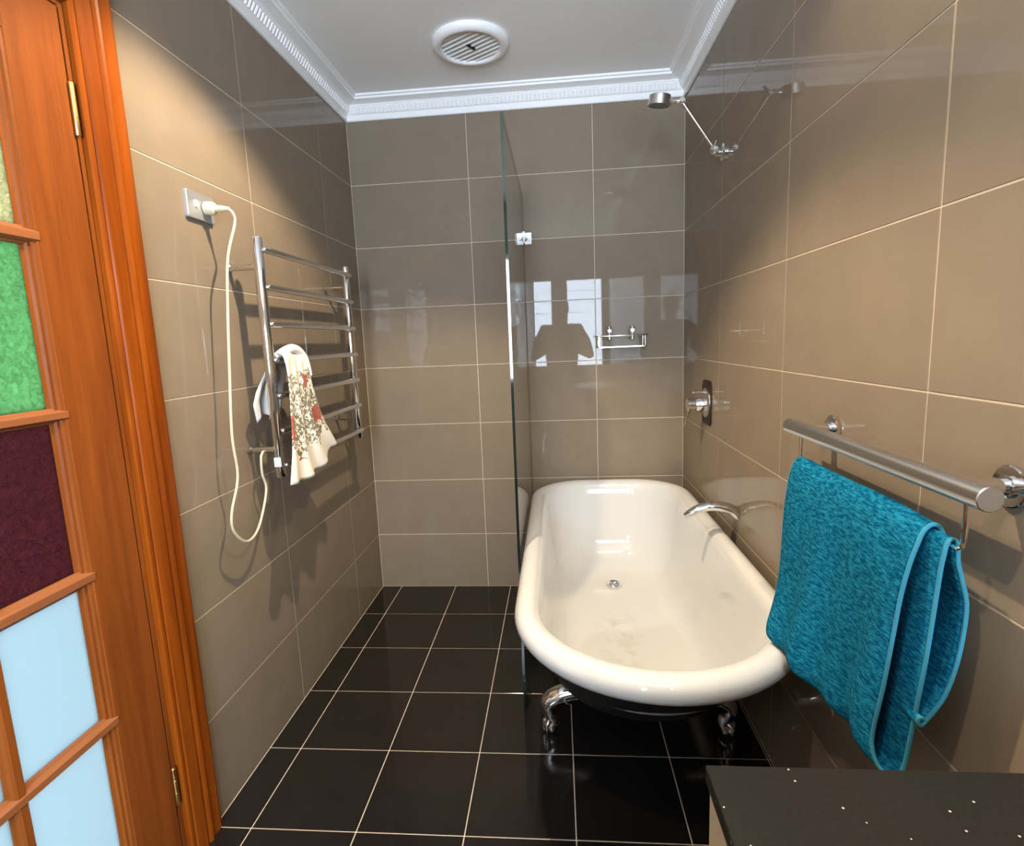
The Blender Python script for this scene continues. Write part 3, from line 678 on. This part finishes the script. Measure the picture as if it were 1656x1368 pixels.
def shirt_front():
    bm = new_bm(); uvl = bm.loops.layers.uv.new('UVMap')
    NS, NT = 56, 46
    left = [(-1.108, 1.296), (-1.112, 1.24), (-1.122, 1.18), (-1.140, 1.09), (-1.162, 1.00), (-1.190, 0.922)]
    right = [(-0.958, 1.292), (-0.942, 1.24), (-0.926, 1.18), (-0.890, 1.10), (-0.846, 1.03), (-0.782, 0.955)]
    grid = []
    for i in range(NS + 1):
        s = i / NS; row = []
        for j in range(NT + 1):
            t = j / NT
            ly, lz = lerp_tab(left, t); ry, rz = lerp_tab(right, t)
            y = ly * (1 - s) + ry * s; z = lz * (1 - s) + rz * s
            z -= (0.018 * math.sin(PI * min(s / 0.78, 1)) + 0.026 * max(0.0, min(1.0, (0.82 - s) / 0.07))) * t
            fold = math.sin(2 * PI * (s * 3.6 + 0.15 * math.sin(3 * t))) * 0.0105 * (0.25 + 0.75 * t) + 0.008 * noise.noise((s * 4, t * 2.5, 3.1)) * t
            x = RUX + 0.021 + 0.010 * t + fold + 0.008 * t * max(0.0, min(1.0, (0.85 - s) / 0.12))
            # rounding over the rung at the top
            if t < 0.09:
                a = (1 - t / 0.09) * 1.9
                x = RUX + (0.020 + 0.004 * math.sin(s * 9)) * math.cos(a) ; z = RUZ + 0.001 + 0.021 * math.sin(a) + 0.006 * math.sin(s * 7)
            row.append((bm.verts.new((x, y, z)), s, t))
        grid.append(row)
    for i in range(NS):
        for j in range(NT):
            q = (grid[i][j], grid[i + 1][j], grid[i + 1][j + 1], grid[i][j + 1])
            f = bm.faces.new([v[0] for v in q])
            for l, v in zip(f.loops, q): l[uvl].uv = (v[1] * 0.75, v[2])
    bmesh.ops.recalc_face_normals(bm, faces=bm.faces)
    return bm
ts = thing('t_shirt', 'cream t-shirt with red floral print draped over the towel rail', 't-shirt', (RUX, -1.0, RUZ))
o = obj('printed_front', shirt_front(), shirt_mat(), ts, smooth=True, angle=180, label='cream cotton with red and dark floral print')
md = o.modifiers.new('thick', 'SOLIDIFY'); md.thickness = 0.0025; md.offset = 1
MT['cotton'] = mat('plain_cream_cotton', (0.78, 0.76, 0.74), 0.9, bump=0.1, bscale=300)
bm = new_bm(); NS, NT = 26, 26; grid = []
for i in range(NS + 1):
    s = i / NS; row = []
    for j in range(NT + 1):
        t = j / NT
        ly, lz = lerp_tab([(-1.095, 1.296), (-1.110, 1.24), (-1.150, 1.185), (-1.160, 1.145), (-1.135, 1.085)], t); ry, rz = lerp_tab([(-0.960, 1.292), (-0.975, 1.24), (-0.99, 1.18), (-1.00, 1.14), (-1.02, 1.10)], t)
        y = ly * (1 - s) + ry * s; z = lz * (1 - s) + rz * s + 0.02 * t * math.sin(s * 5)
        x = RUX - 0.026 - 0.050 * t ** 0.6 + 0.008 * math.sin(2 * PI * s * 2.2) * t
        if t < 0.09:
            a = (1 - t / 0.09) * 1.3
            x = RUX - 0.0215 * math.cos(a) - 0.002; z = RUZ + 0.021 * math.sin(a) + 0.004 * math.sin(s * 7)
        x = max(x, 0.012)
        row.append(bm.verts.new((x, y, z)))
    grid.append(row)
for a, b in zip(grid, grid[1:]): ring_faces(bm, a, b, closed=False)
o = obj('sleeve', bm, MT['cotton'], ts, smooth=True, angle=180, label='plain white sleeve hanging behind the rail')
md = o.modifiers.new('thick', 'SOLIDIFY'); md.thickness = 0.0025; md.offset = 0
# rolled gather on top of the rung
bm = new_bm()
pp = bez([(RUX - 0.010, -1.108, RUZ + 0.012), (RUX, -1.06, RUZ + 0.028), (RUX + 0.004, -1.01, RUZ + 0.034), (RUX + 0.012, -0.972, RUZ + 0.018), (RUX + 0.026, -0.958, RUZ - 0.015), (RUX + 0.030, -0.952, RUZ - 0.060)], 6)
tube(bm, pp, [0.005 + 0.011 * math.sin(PI * min(1, (i + 3) / 28)) for i in range(len(pp))], n=12); obj('gathered_collar', bm, MT['cotton'], ts, smooth=True, angle=180)

# ------------------------------------------------------------------ towel bar and towel on the right wall
BXr, BZ = W - 0.075, 1.086
tb = thing('towel_bar', 'brushed steel towel bar with a thin lower wire', 'towel bar', (W, -1.743, BZ))
bm = new_bm(); tube(bm, [(BXr, -2.050, BZ), (BXr, -2.0485, BZ), (BXr, -1.4435, BZ), (BXr, -1.442, BZ)], [0.0160, 0.0175, 0.0175, 0.0160], n=32); obj('bar', bm, MT['steel'], tb, smooth=True)
for y in (-1.496, -1.990):
    bm = new_bm(); lathe(bm, [(0.029, 0), (0.030, 0.002), (0.030, 0.008), (0.028, 0.0095), (0.018, 0.0095)], (W, y, BZ), (-1, 0, 0), n=36); obj('wall_flange', bm, MT['chrome'], tb, smooth=True)
    bm = new_bm(); lathe(bm, [(0.0165, 0.009), (0.0165, 0.013), (0.0125, 0.0135), (0.0125, 0.060)], (W, y, BZ), (-1, 0, 0), n=24); obj('bar_post', bm, MT['chrome'], tb, smooth=True)
wz = 1.002
bm = new_bm(); tube(bm, bez([(BXr, -1.502, BZ - 0.012), (BXr, -1.502, wz + 0.03), (BXr, -1.504, wz + 0.008), (BXr, -1.512, wz)], 5) + bez([(BXr, -2.001, wz), (BXr, -2.009, wz + 0.008), (BXr, -2.011, wz + 0.03), (BXr, -2.011, BZ - 0.012)], 5), 0.0036, n=10); obj('lower_wire', bm, MT['chrome'], tb, smooth=True)

def towel_mat():
    m = bpy.data.materials.new('teal_terry'); m.use_nodes = True
    N, L = nodes(m); b = N['Principled BSDF']; b.inputs['Roughness'].default_value = 0.95; b.inputs['Specular IOR Level'].default_value = 0.05
    geo = N.new('ShaderNodeNewGeometry'); mp = N.new('ShaderNodeMapping'); mp.inputs['Scale'].default_value = (70, 62, 250); mp.inputs['Rotation'].default_value = (0.10, 0, 0)
    L.new(geo.outputs['Position'], mp.inputs['Vector'])
    n1 = N.new('ShaderNodeTexNoise'); n1.inputs['Scale'].default_value = 1.0; n1.inputs['Detail'].default_value = 4; n1.inputs['Roughness'].default_value = 0.7; L.new(mp.outputs[0], n1.inputs['Vector'])
    r = N.new('ShaderNodeValToRGB'); e = r.color_ramp.elements
    e[0].position = 0.42; e[0].color = (0.0003, 0.074, 0.160, 1); e[1].position = 0.62; e[1].color = (0.016, 0.225, 0.355, 1)
    L.new(n1.outputs['Fac'], r.inputs['Fac']); L.new(r.outputs[0], b.inputs['Base Color'])
    n2 = N.new('ShaderNodeTexNoise'); n2.inputs['Scale'].default_value = 420; n2.inputs['Detail'].default_value = 2; L.new(geo.outputs['Position'], n2.inputs['Vector'])
    bp = N.new('ShaderNodeBump'); bp.inputs['Strength'].default_value = 0.55; bp.inputs['Distance'].default_value = 0.003
    ad = N.new('ShaderNodeMath'); L.new(n1.outputs['Fac'], ad.inputs[0]); L.new(n2.outputs['Fac'], ad.inputs[1]); L.new(ad.outputs[0], bp.inputs['Height']); L.new(bp.outputs[0], b.inputs['Normal'])
    return m
MT['towel'] = towel_mat()
MT['hem'] = mat('pale_teal_hem', (0.03, 0.22, 0.30), 0.9, bump=0.3, bscale=400)
# cross-section (x, z): hidden back end -> over the wire (outer) -> front A -> fold at the bottom -> front B -> over the wire (inner) -> back C -> curled hem
xr = BXr
A_ = [(xr + 0.0165, 0.988), (xr + 0.0135, 1.002), (xr + 0.004, 1.0195), (xr - 0.008, 1.020), (xr - 0.019, 1.004), (xr - 0.028, 0.965), (xr - 0.034, 0.905), (xr - 0.036, 0.82), (xr - 0.038, 0.73), (xr - 0.043, 0.65), (xr - 0.044, 0.615), (xr - 0.036, 0.592), (xr - 0.020, 0.588), (xr - 0.010, 0.604), (xr - 0.007, 0.65), (xr - 0.006, 0.74), (xr - 0.006, 0.83), (xr - 0.008, 0.92), (xr - 0.009, 0.975), (xr - 0.006, 1.004), (xr + 0.0005, 1.0105), (xr + 0.008, 1.003), (xr + 0.012, 0.975), (xr + 0.022, 0.945), (xr + 0.034, 0.90), (xr + 0.034, 0.82), (xr + 0.024, 0.755), (xr + 0.006, 0.715), (xr - 0.003, 0.700), (xr - 0.009, 0.704), (xr - 0.008, 0.713), (xr - 0.002, 0.712)]
prof = bez([(x, 0, z) for x, z in A_], 5)
NP = len(prof)
def sstep(a, b, t):
    t = max(0.0, min(1.0, (t - a) / (b - a))); return t * t * (3 - 2 * t)
def tw_point(i, s):
    """i index along the section, s along the wire 0 = near end, 1 = far end"""
    p = prof[i]; u = i / (NP - 1)
    x, z = p.x, p.z
    drop = max(0.0, min(1.0, (0.99 - z) / 0.40))
    fr = 1.0 - sstep(0.58, 0.68, u)           # 1 on the two front layers, 0 on the back layer
    outer = 1.0 - sstep(0.28, 0.40, u)
    y_near = -1.988 + 0.034 * outer * (1 - drop) + drop * (0.050 * fr + 0.035 * (1 - fr)) + 0.034 * outer * drop
    y_far = -1.512 - 0.045 * drop * drop * fr
    y = y_near * (1 - s) + y_far * s
    w = math.sin(2 * PI * (1.7 * s + 0.25 * drop)) * 0.009 + 0.013 * noise.noise((s * 3.2, drop * 2.0, 5.0)) + 0.006 * math.sin(2 * PI * (3.6 * s - 0.4 * drop) + 1.2)
    x -= w * drop * (0.45 + 0.55 * fr) * (0.25 + 0.75 * min(1.0, s * 5))
    x -= 0.046 * s * s * drop * drop * fr; z += 0.022 * s * s * drop * fr            # far bottom corner lies over the bath rim
    z += 0.004 * noise.noise((s * 5, u * 7, 2.0))
    return Vector((min(x, W - 0.012), y, z))
tw = thing('bath_towel', 'folded teal terry towel hanging from the steel towel bar', 'towel', (BXr, -1.75, wz))
NW = 44
bm = new_bm(); grid = [[bm.verts.new(tw_point(i, k / NW)) for i in range(NP)] for k in range(NW + 1)]
for a, b in zip(grid, grid[1:]): ring_faces(bm, a, b, closed=False)
o = obj('terry_cloth', bm, MT['towel'], tw, smooth=True, angle=180)
md = o.modifiers.new('thick', 'SOLIDIFY'); md.thickness = 0.0055; md.offset = 0
bm = new_bm(); tube(bm, [tw_point(i, 0) for i in range(NP)], 0.0034, n=8); obj('hem', bm, MT['hem'], tw, smooth=True, label='pale teal bound edge')
bm = new_bm(); tube(bm, [tw_point(i, 1) for i in range(NP)], 0.0032, n=8); obj('hem', bm, MT['hem'], tw, smooth=True, label='pale teal bound edge')

# ------------------------------------------------------------------ vanity and worktop
VX0, VY1, VZ = 1.139, -2.229, 0.850
MT['stone'] = mat('black_speckled_stone', (0.012, 0.011, 0.010), 0.30, spec=0.35, var=0.35, vscale=220)
m = MT['stone']; N, L = nodes(m); geo = N.new('ShaderNodeNewGeometry'); vo = N.new('ShaderNodeTexVoronoi'); vo.inputs['Scale'].default_value = 70; L.new(geo.outputs['Position'], vo.inputs['Vector'])
lt = N.new('ShaderNodeMath'); lt.operation = 'LESS_THAN'; lt.inputs[1].default_value = 0.085; L.new(vo.outputs['Distance'], lt.inputs[0])
wn = N.new('ShaderNodeSeparateColor'); L.new(vo.outputs['Color'], wn.inputs[0]); gt = N.new('ShaderNodeMath'); gt.operation = 'GREATER_THAN'; gt.inputs[1].default_value = 0.62; L.new(wn.outputs[0], gt.inputs[0])
mu = N.new('ShaderNodeMath'); mu.operation = 'MULTIPLY'; L.new(lt.outputs[0], mu.inputs[0]); L.new(gt.outputs[0], mu.inputs[1])
mxc = N.new('ShaderNodeMixRGB'); mxc.inputs[2].default_value = (0.45, 0.43, 0.40, 1); b = N['Principled BSDF']
old = b.inputs['Base Color'].links[0].from_socket; L.new(old, mxc.inputs[1]); L.new(mu.outputs[0], mxc.inputs[0]); L.new(mxc.outputs[0], b.inputs['Base Color'])
bm = new_bm(); box(bm, (VX0, -2.955, VZ - 0.020), (W, VY1, VZ), 0.0012)
tag(obj('stone_worktop', bm, MT['stone']), 'black speckled stone worktop on the vanity cabinet', 'worktop')
va = thing('vanity_cabinet', 'beige bathroom vanity cabinet under the black stone worktop', 'cabinet', (1.38, -2.59, 0))
bm = new_bm(); box(bm, (VX0 + 0.024, -2.945, 0.10), (W - 0.001, VY1 - 0.003, VZ - 0.020)); box(bm, (VX0 + 0.07, -2.93, 0.0), (W - 0.001, VY1 - 0.03, 0.10)); obj('carcass', bm, MT['cabinet'], va)
for a, b in ((-2.94, -2.592), (-2.588, VY1 - 0.003)):
    bm = new_bm(); box(bm, (VX0 + 0.004, a, 0.105), (VX0 + 0.024, b, VZ - 0.022), 0.0012); dd = obj('cabinet_door', bm, MT['cabinet'], va)
    yy = (a + 0.06) if b > -2.5 else (b - 0.06)
    bm = new_bm(); tube(bm, bez([(VX0 + 0.004, yy, 0.62), (VX0 - 0.018, yy, 0.625), (VX0 - 0.022, yy, 0.68), (VX0 - 0.018, yy, 0.735), (VX0 + 0.004, yy, 0.74)], 5), 0.005, n=10); obj('handle', bm, MT['steel'], dd, smooth=True)

# ------------------------------------------------------------------ ceiling fan and recessed lamps
fx, fy = 0.686, -0.440
fan = thing('exhaust_fan', 'round white exhaust fan grille on the ceiling', 'exhaust fan', (fx, fy, ZC))
bm = new_bm(); lathe(bm, [(0.150, 0.0), (0.152, -0.006), (0.150, -0.012), (0.144, -0.020), (0.134, -0.025), (0.122, -0.026), (0.116, -0.022), (0.114, -0.006), (0.114, 0.0)], (fx, fy, ZC), n=64, cap0=False, cap1=False); obj('rim', bm, MT['cornice'], fan, smooth=True, angle=50)
bm = new_bm(); lathe(bm, [(0.001, -0.014), (0.115, -0.014), (0.115, -0.010)], (fx, fy, ZC), n=48, cap0=False, cap1=False); obj('grille_back', bm, MT['grey'], fan)
da = math.radians(-32); dx, dy = math.cos(da), math.sin(da)
for k in range(-4, 5):
    off = k * 0.0245; half = math.sqrt(max(0, 0.115 ** 2 - off ** 2))
    if half < 0.02: continue
    bm = new_bm(); c = Vector((fx - dy * off, fy + dx * off, 0)); t = Vector((dx, dy, 0)) * half; q = Vector((-dy, dx, 0))
    z0, z1 = ZC - 0.019, ZC - 0.009
    vs0 = [c - t - q*0.002, c + t - q*0.002, c + t + q*0.002, c - t + q*0.002]
    r0 = [bm.verts.new((v.x, v.y, z0)) for v in vs0]; r1 = [bm.verts.new((v.x, v.y, z1)) for v in vs0]
    ring_faces(bm, r0, r1); bm.faces.new(r0); bm.faces.new(list(reversed(r1)))
    obj('grille_slat', bm, mat('pale_grey_slat', (0.80, 0.80, 0.78), 0.45) if 'slat' not in MT else MT['slat'], fan)
    if 'slat' not in MT: MT['slat'] = bpy.data.materials['pale_grey_slat']
bm = new_bm(); q = Vector((-dy, dx, 0)); t = Vector((dx, dy, 0)); c = Vector((fx, fy, 0))
vs0 = [c - q*0.024 - t*0.0045, c + q*0.024 - t*0.0045, c + q*0.024 + t*0.0045, c - q*0.024 + t*0.0045]
r0 = [bm.verts.new((v.x, v.y, ZC - 0.0205)) for v in vs0]; r1 = [bm.verts.new((v.x, v.y, ZC - 0.010)) for v in vs0]
ring_faces(bm, r0, r1); bm.faces.new(r0); bm.faces.new(list(reversed(r1))); obj('centre_catch', bm, MT['dark'], fan, label='dark centre catch')

MT['lamp'] = bpy.data.materials.new('lit_lamp'); MT['lamp'].use_nodes = True
N, L = nodes(MT['lamp']); N['Principled BSDF'].inputs['Emission Color'].default_value = (*WARM, 1); N['Principled BSDF'].inputs['Emission Strength'].default_value = 12.0
for i, (x, y, p, c, cone, blend, tilt) in enumerate(LAMPS):
    d = thing('ceiling_downlight', ['warm ceiling downlight between towel rail and bath', 'warm ceiling downlight above the towel bar', 'warm ceiling downlight near the glazed door'][i], 'downlight', (x, y, ZC))
    bm = new_bm(); lathe(bm, [(0.052, 0.0), (0.052, -0.004), (0.048, -0.006), (0.038, -0.006), (0.036, -0.003), (0.036, 0.0)], (x, y, ZC), n=32, cap0=False, cap1=False); obj('trim_ring', bm, MT['chrome'], d, smooth=True)
    bm = new_bm(); lathe(bm, [(0.001, -0.002), (0.034, -0.002), (0.034, 0.0)], (x, y, ZC), n=24, cap0=False, cap1=False); obj('lamp_face', bm, MT['lamp'], d)
    ld = bpy.data.lights.new('downlight_beam_offscreen', 'SPOT'); ld.energy = p; ld.color = c; ld.spot_size = math.radians(2 * cone); ld.spot_blend = blend; ld.shadow_soft_size = 0.018
    lo = bpy.data.objects.new('downlight_beam_offscreen', ld); COL.objects.link(lo); lo.parent = d; lo.location = (0, 0, -0.012); lo.rotation_euler = (0, math.radians(tilt), 0)

# ------------------------------------------------------------------ the photographer, seen only as a reflection in the tiles
def blob(name, build, m, parent, voxel=0.007, label=None):
    bm = new_bm(); build(bm)
    o = obj(name, bm, m, parent, label=label)
    r = o.modifiers.new('remesh', 'REMESH'); r.mode = 'VOXEL'; r.voxel_size = voxel; r.use_smooth_shade = True
    sm = o.modifiers.new('smooth', 'SMOOTH'); sm.factor = 0.5; sm.iterations = 4
    return o
PX, PYY = 1.045, -3.13
MT['skin'] = mat('skin', (0.50, 0.31, 0.22), 0.5); MT['hair'] = mat('dark_hair', (0.02, 0.014, 0.010), 0.5)
MT['jumper'] = mat('charcoal_jumper', (0.030, 0.030, 0.034), 0.9); MT['jeans'] = mat('dark_denim', (0.020, 0.028, 0.050), 0.9); MT['shoe'] = mat('black_shoe', (0.012, 0.012, 0.012), 0.5)
per = thing('person', 'standing person in a dark jumper and jeans photographing with a phone', 'person', (PX, PYY, 0))
ARM = {s: [(PX + s*0.175, PYY + 0.01, 1.395), (PX + s*0.245, PYY + 0.04, 1.27), (PX + s*0.285, PYY + 0.09, 1.135), (PX + s*0.205, PYY + 0.19, 1.18), (PX - 0.05 + s*0.105, PYY + 0.265, 1.255)] for s in (-1, 1)}
LEG = {s: [(PX + s*0.09, PYY - 0.01, 0.93), (PX + s*0.095, PYY + 0.01, 0.70), (PX + s*0.10, PYY + 0.015, 0.49), (PX + s*0.105, PYY - 0.015, 0.28), (PX + s*0.11, PYY - 0.03, 0.075)] for s in (-1, 1)}
def body(bm):
    c = (PX, PYY + 0.015)
    sphere(bm, (c[0], c[1] + 0.005, 1.615), 0.098, n=24, m=16, s=(0.80, 0.98, 1.12))
    sphere(bm, (c[0], c[1] + 0.030, 1.565), 0.070, s=(0.85, 0.95, 1.05))                    # jaw
    tube(bm, [(c[0], c[1] + 0.094, 1.625), (c[0], c[1] + 0.112, 1.597), (c[0], c[1] + 0.098, 1.590)], [0.008, 0.014, 0.010], n=8)   # nose
    for s in (-1, 1):
        sphere(bm, (c[0] + s*0.078, c[1] - 0.002, 1.610), 0.024, s=(0.4, 0.8, 1.25))         # ears
        sphere(bm, (c[0] + s*0.030, c[1] + 0.086, 1.622), 0.013, s=(1.2, 0.6, 0.8))          # eyes
    tube(bm, [(c[0] - 0.024, c[1] + 0.090, 1.562), (c[0], c[1] + 0.098, 1.563), (c[0] + 0.024, c[1] + 0.090, 1.562)], [0.005, 0.008, 0.005], n=8)  # mouth
    tube(bm, [(c[0], c[1] - 0.02, 1.40), (c[0], c[1] - 0.008, 1.56)], [0.062, 0.052], n=16)
    tube(bm, [(PX, PYY, 0.90), (PX, PYY, 1.02), (PX, PYY + 0.005, 1.18), (PX, PYY, 1.34), (PX, PYY - 0.005, 1.43)], [0.112, 0.102, 0.112, 0.118, 0.060], n=24, sx=1.38, ref=(0, 1, 0))
    for s in (-1, 1):
        tube(bm, [(PX, PYY, 1.39)] + ARM[s], [0.06, 0.058, 0.046, 0.040, 0.034, 0.027], n=14)
        tube(bm, LEG[s], [0.090, 0.078, 0.056, 0.052, 0.038], n=16)
        tube(bm, [(LEG[s][4][0], LEG[s][4][1] - 0.03, 0.04), (LEG[s][4][0] + s*0.01, LEG[s][4][1] + 0.14, 0.03)], [0.036, 0.03], n=12)
        w = Vector(ARM[s][4]); q = Vector((PX - 0.05 + s*0.085, PYY + 0.285, 1.315))
        tube(bm, [w, w.lerp(q, 0.6), q], [0.026, 0.036, 0.032], n=12, sx=0.6, ref=(0, 1, 0))     # palm
        for k, ln in enumerate((0.070, 0.078, 0.074, 0.058)):                                  # fingers close behind the phone
            a = w.lerp(q, 0.55 + 0.16*k); b = a + Vector((-s*0.020, -0.002, 0.012)); e = b + Vector((-s*(ln - 0.024), 0.010, 0.010))
            tube(bm, [a, b, (b + e)/2 + Vector((0, -0.004, 0)), e], [0.010, 0.009, 0.0085, 0.0075], n=8)
        a = w.lerp(q, 0.35); tube(bm, [a, a + Vector((-s*0.020, -0.018, 0.016)), a + Vector((-s*0.046, -0.020, 0.030))], [0.012, 0.010, 0.0085], n=8)   # thumb on the near face
blob('body', body, MT['skin'], per, 0.006)
def jumper(bm):
    tube(bm, [(PX, PYY, 0.86), (PX, PYY, 0.90), (PX, PYY, 1.02), (PX, PYY + 0.005, 1.18), (PX, PYY, 1.34), (PX, PYY - 0.005, 1.44)], [0.130, 0.130, 0.120, 0.128, 0.132, 0.072], n=24, sx=1.38, ref=(0, 1, 0))
    for s in (-1, 1):
        p = ARM[s]; tube(bm, [(PX, PYY, 1.39)] + p[:4] + [tuple(Vector(p[3]).lerp(Vector(p[4]), 0.7))], [0.075, 0.072, 0.060, 0.054, 0.046, 0.038], n=14)
blob('jumper', jumper, MT['jumper'], per, 0.008)
def jeans(bm):
    tube(bm, [(PX, PYY, 0.80), (PX, PYY, 0.92), (PX, PYY, 0.99)], [0.110, 0.124, 0.116], n=24, sx=1.36, ref=(0, 1, 0))
    for s in (-1, 1): tube(bm, LEG[s], [0.104, 0.092, 0.070, 0.066, 0.058], n=16)
blob('jeans', jeans, MT['jeans'], per, 0.008)
def hair(bm):
    sphere(bm, (PX, PYY + 0.002, 1.640), 0.100, n=24, m=14, s=(0.86, 0.98, 0.92)); sphere(bm, (PX, PYY - 0.030, 1.590), 0.080, s=(0.9, 0.8, 1.0))
blob('hair', hair, MT['hair'], per, 0.006)
for s in (-1, 1):
    f = LEG[s][4]
    def shoe(bm, f=f, s=s):
        tube(bm, [(f[0], f[1] - 0.06, 0.046), (f[0], f[1] - 0.02, 0.055), (f[0] + s*0.006, f[1] + 0.08, 0.046), (f[0] + s*0.012, f[1] + 0.17, 0.036)], [0.036, 0.050, 0.044, 0.030], n=14)
        box(bm, (f[0] - 0.045, f[1] - 0.09, 0.002), (f[0] + 0.045, f[1] + 0.18, 0.022))
    blob('shoe', shoe, MT['shoe'], per, 0.006)
ph = thing('smartphone', 'black smartphone held up in both hands of the person', 'phone', (0.995, -2.838, 1.312))
bm = new_bm(); box(bm, (0.957, -2.842, 1.235), (1.033, -2.834, 1.389), 0.0025); obj('phone_body', bm, mat('black_phone_shell', (0.01, 0.01, 0.012), 0.2), ph)
bm = new_bm(); box(bm, (0.960, -2.8425, 1.239), (1.030, -2.8415, 1.385)); obj('screen', bm, mat('dark_phone_screen', (0.02, 0.02, 0.022), 0.08), ph)
bm = new_bm()
for dz in (0.0, 0.026): lathe(bm, [(0.0085, 0), (0.0085, 0.002), (0.006, 0.0022)], (1.016, -2.834, 1.345 + dz), (0, 1, 0), n=16)
obj('lens', bm, MT['dark'], ph)
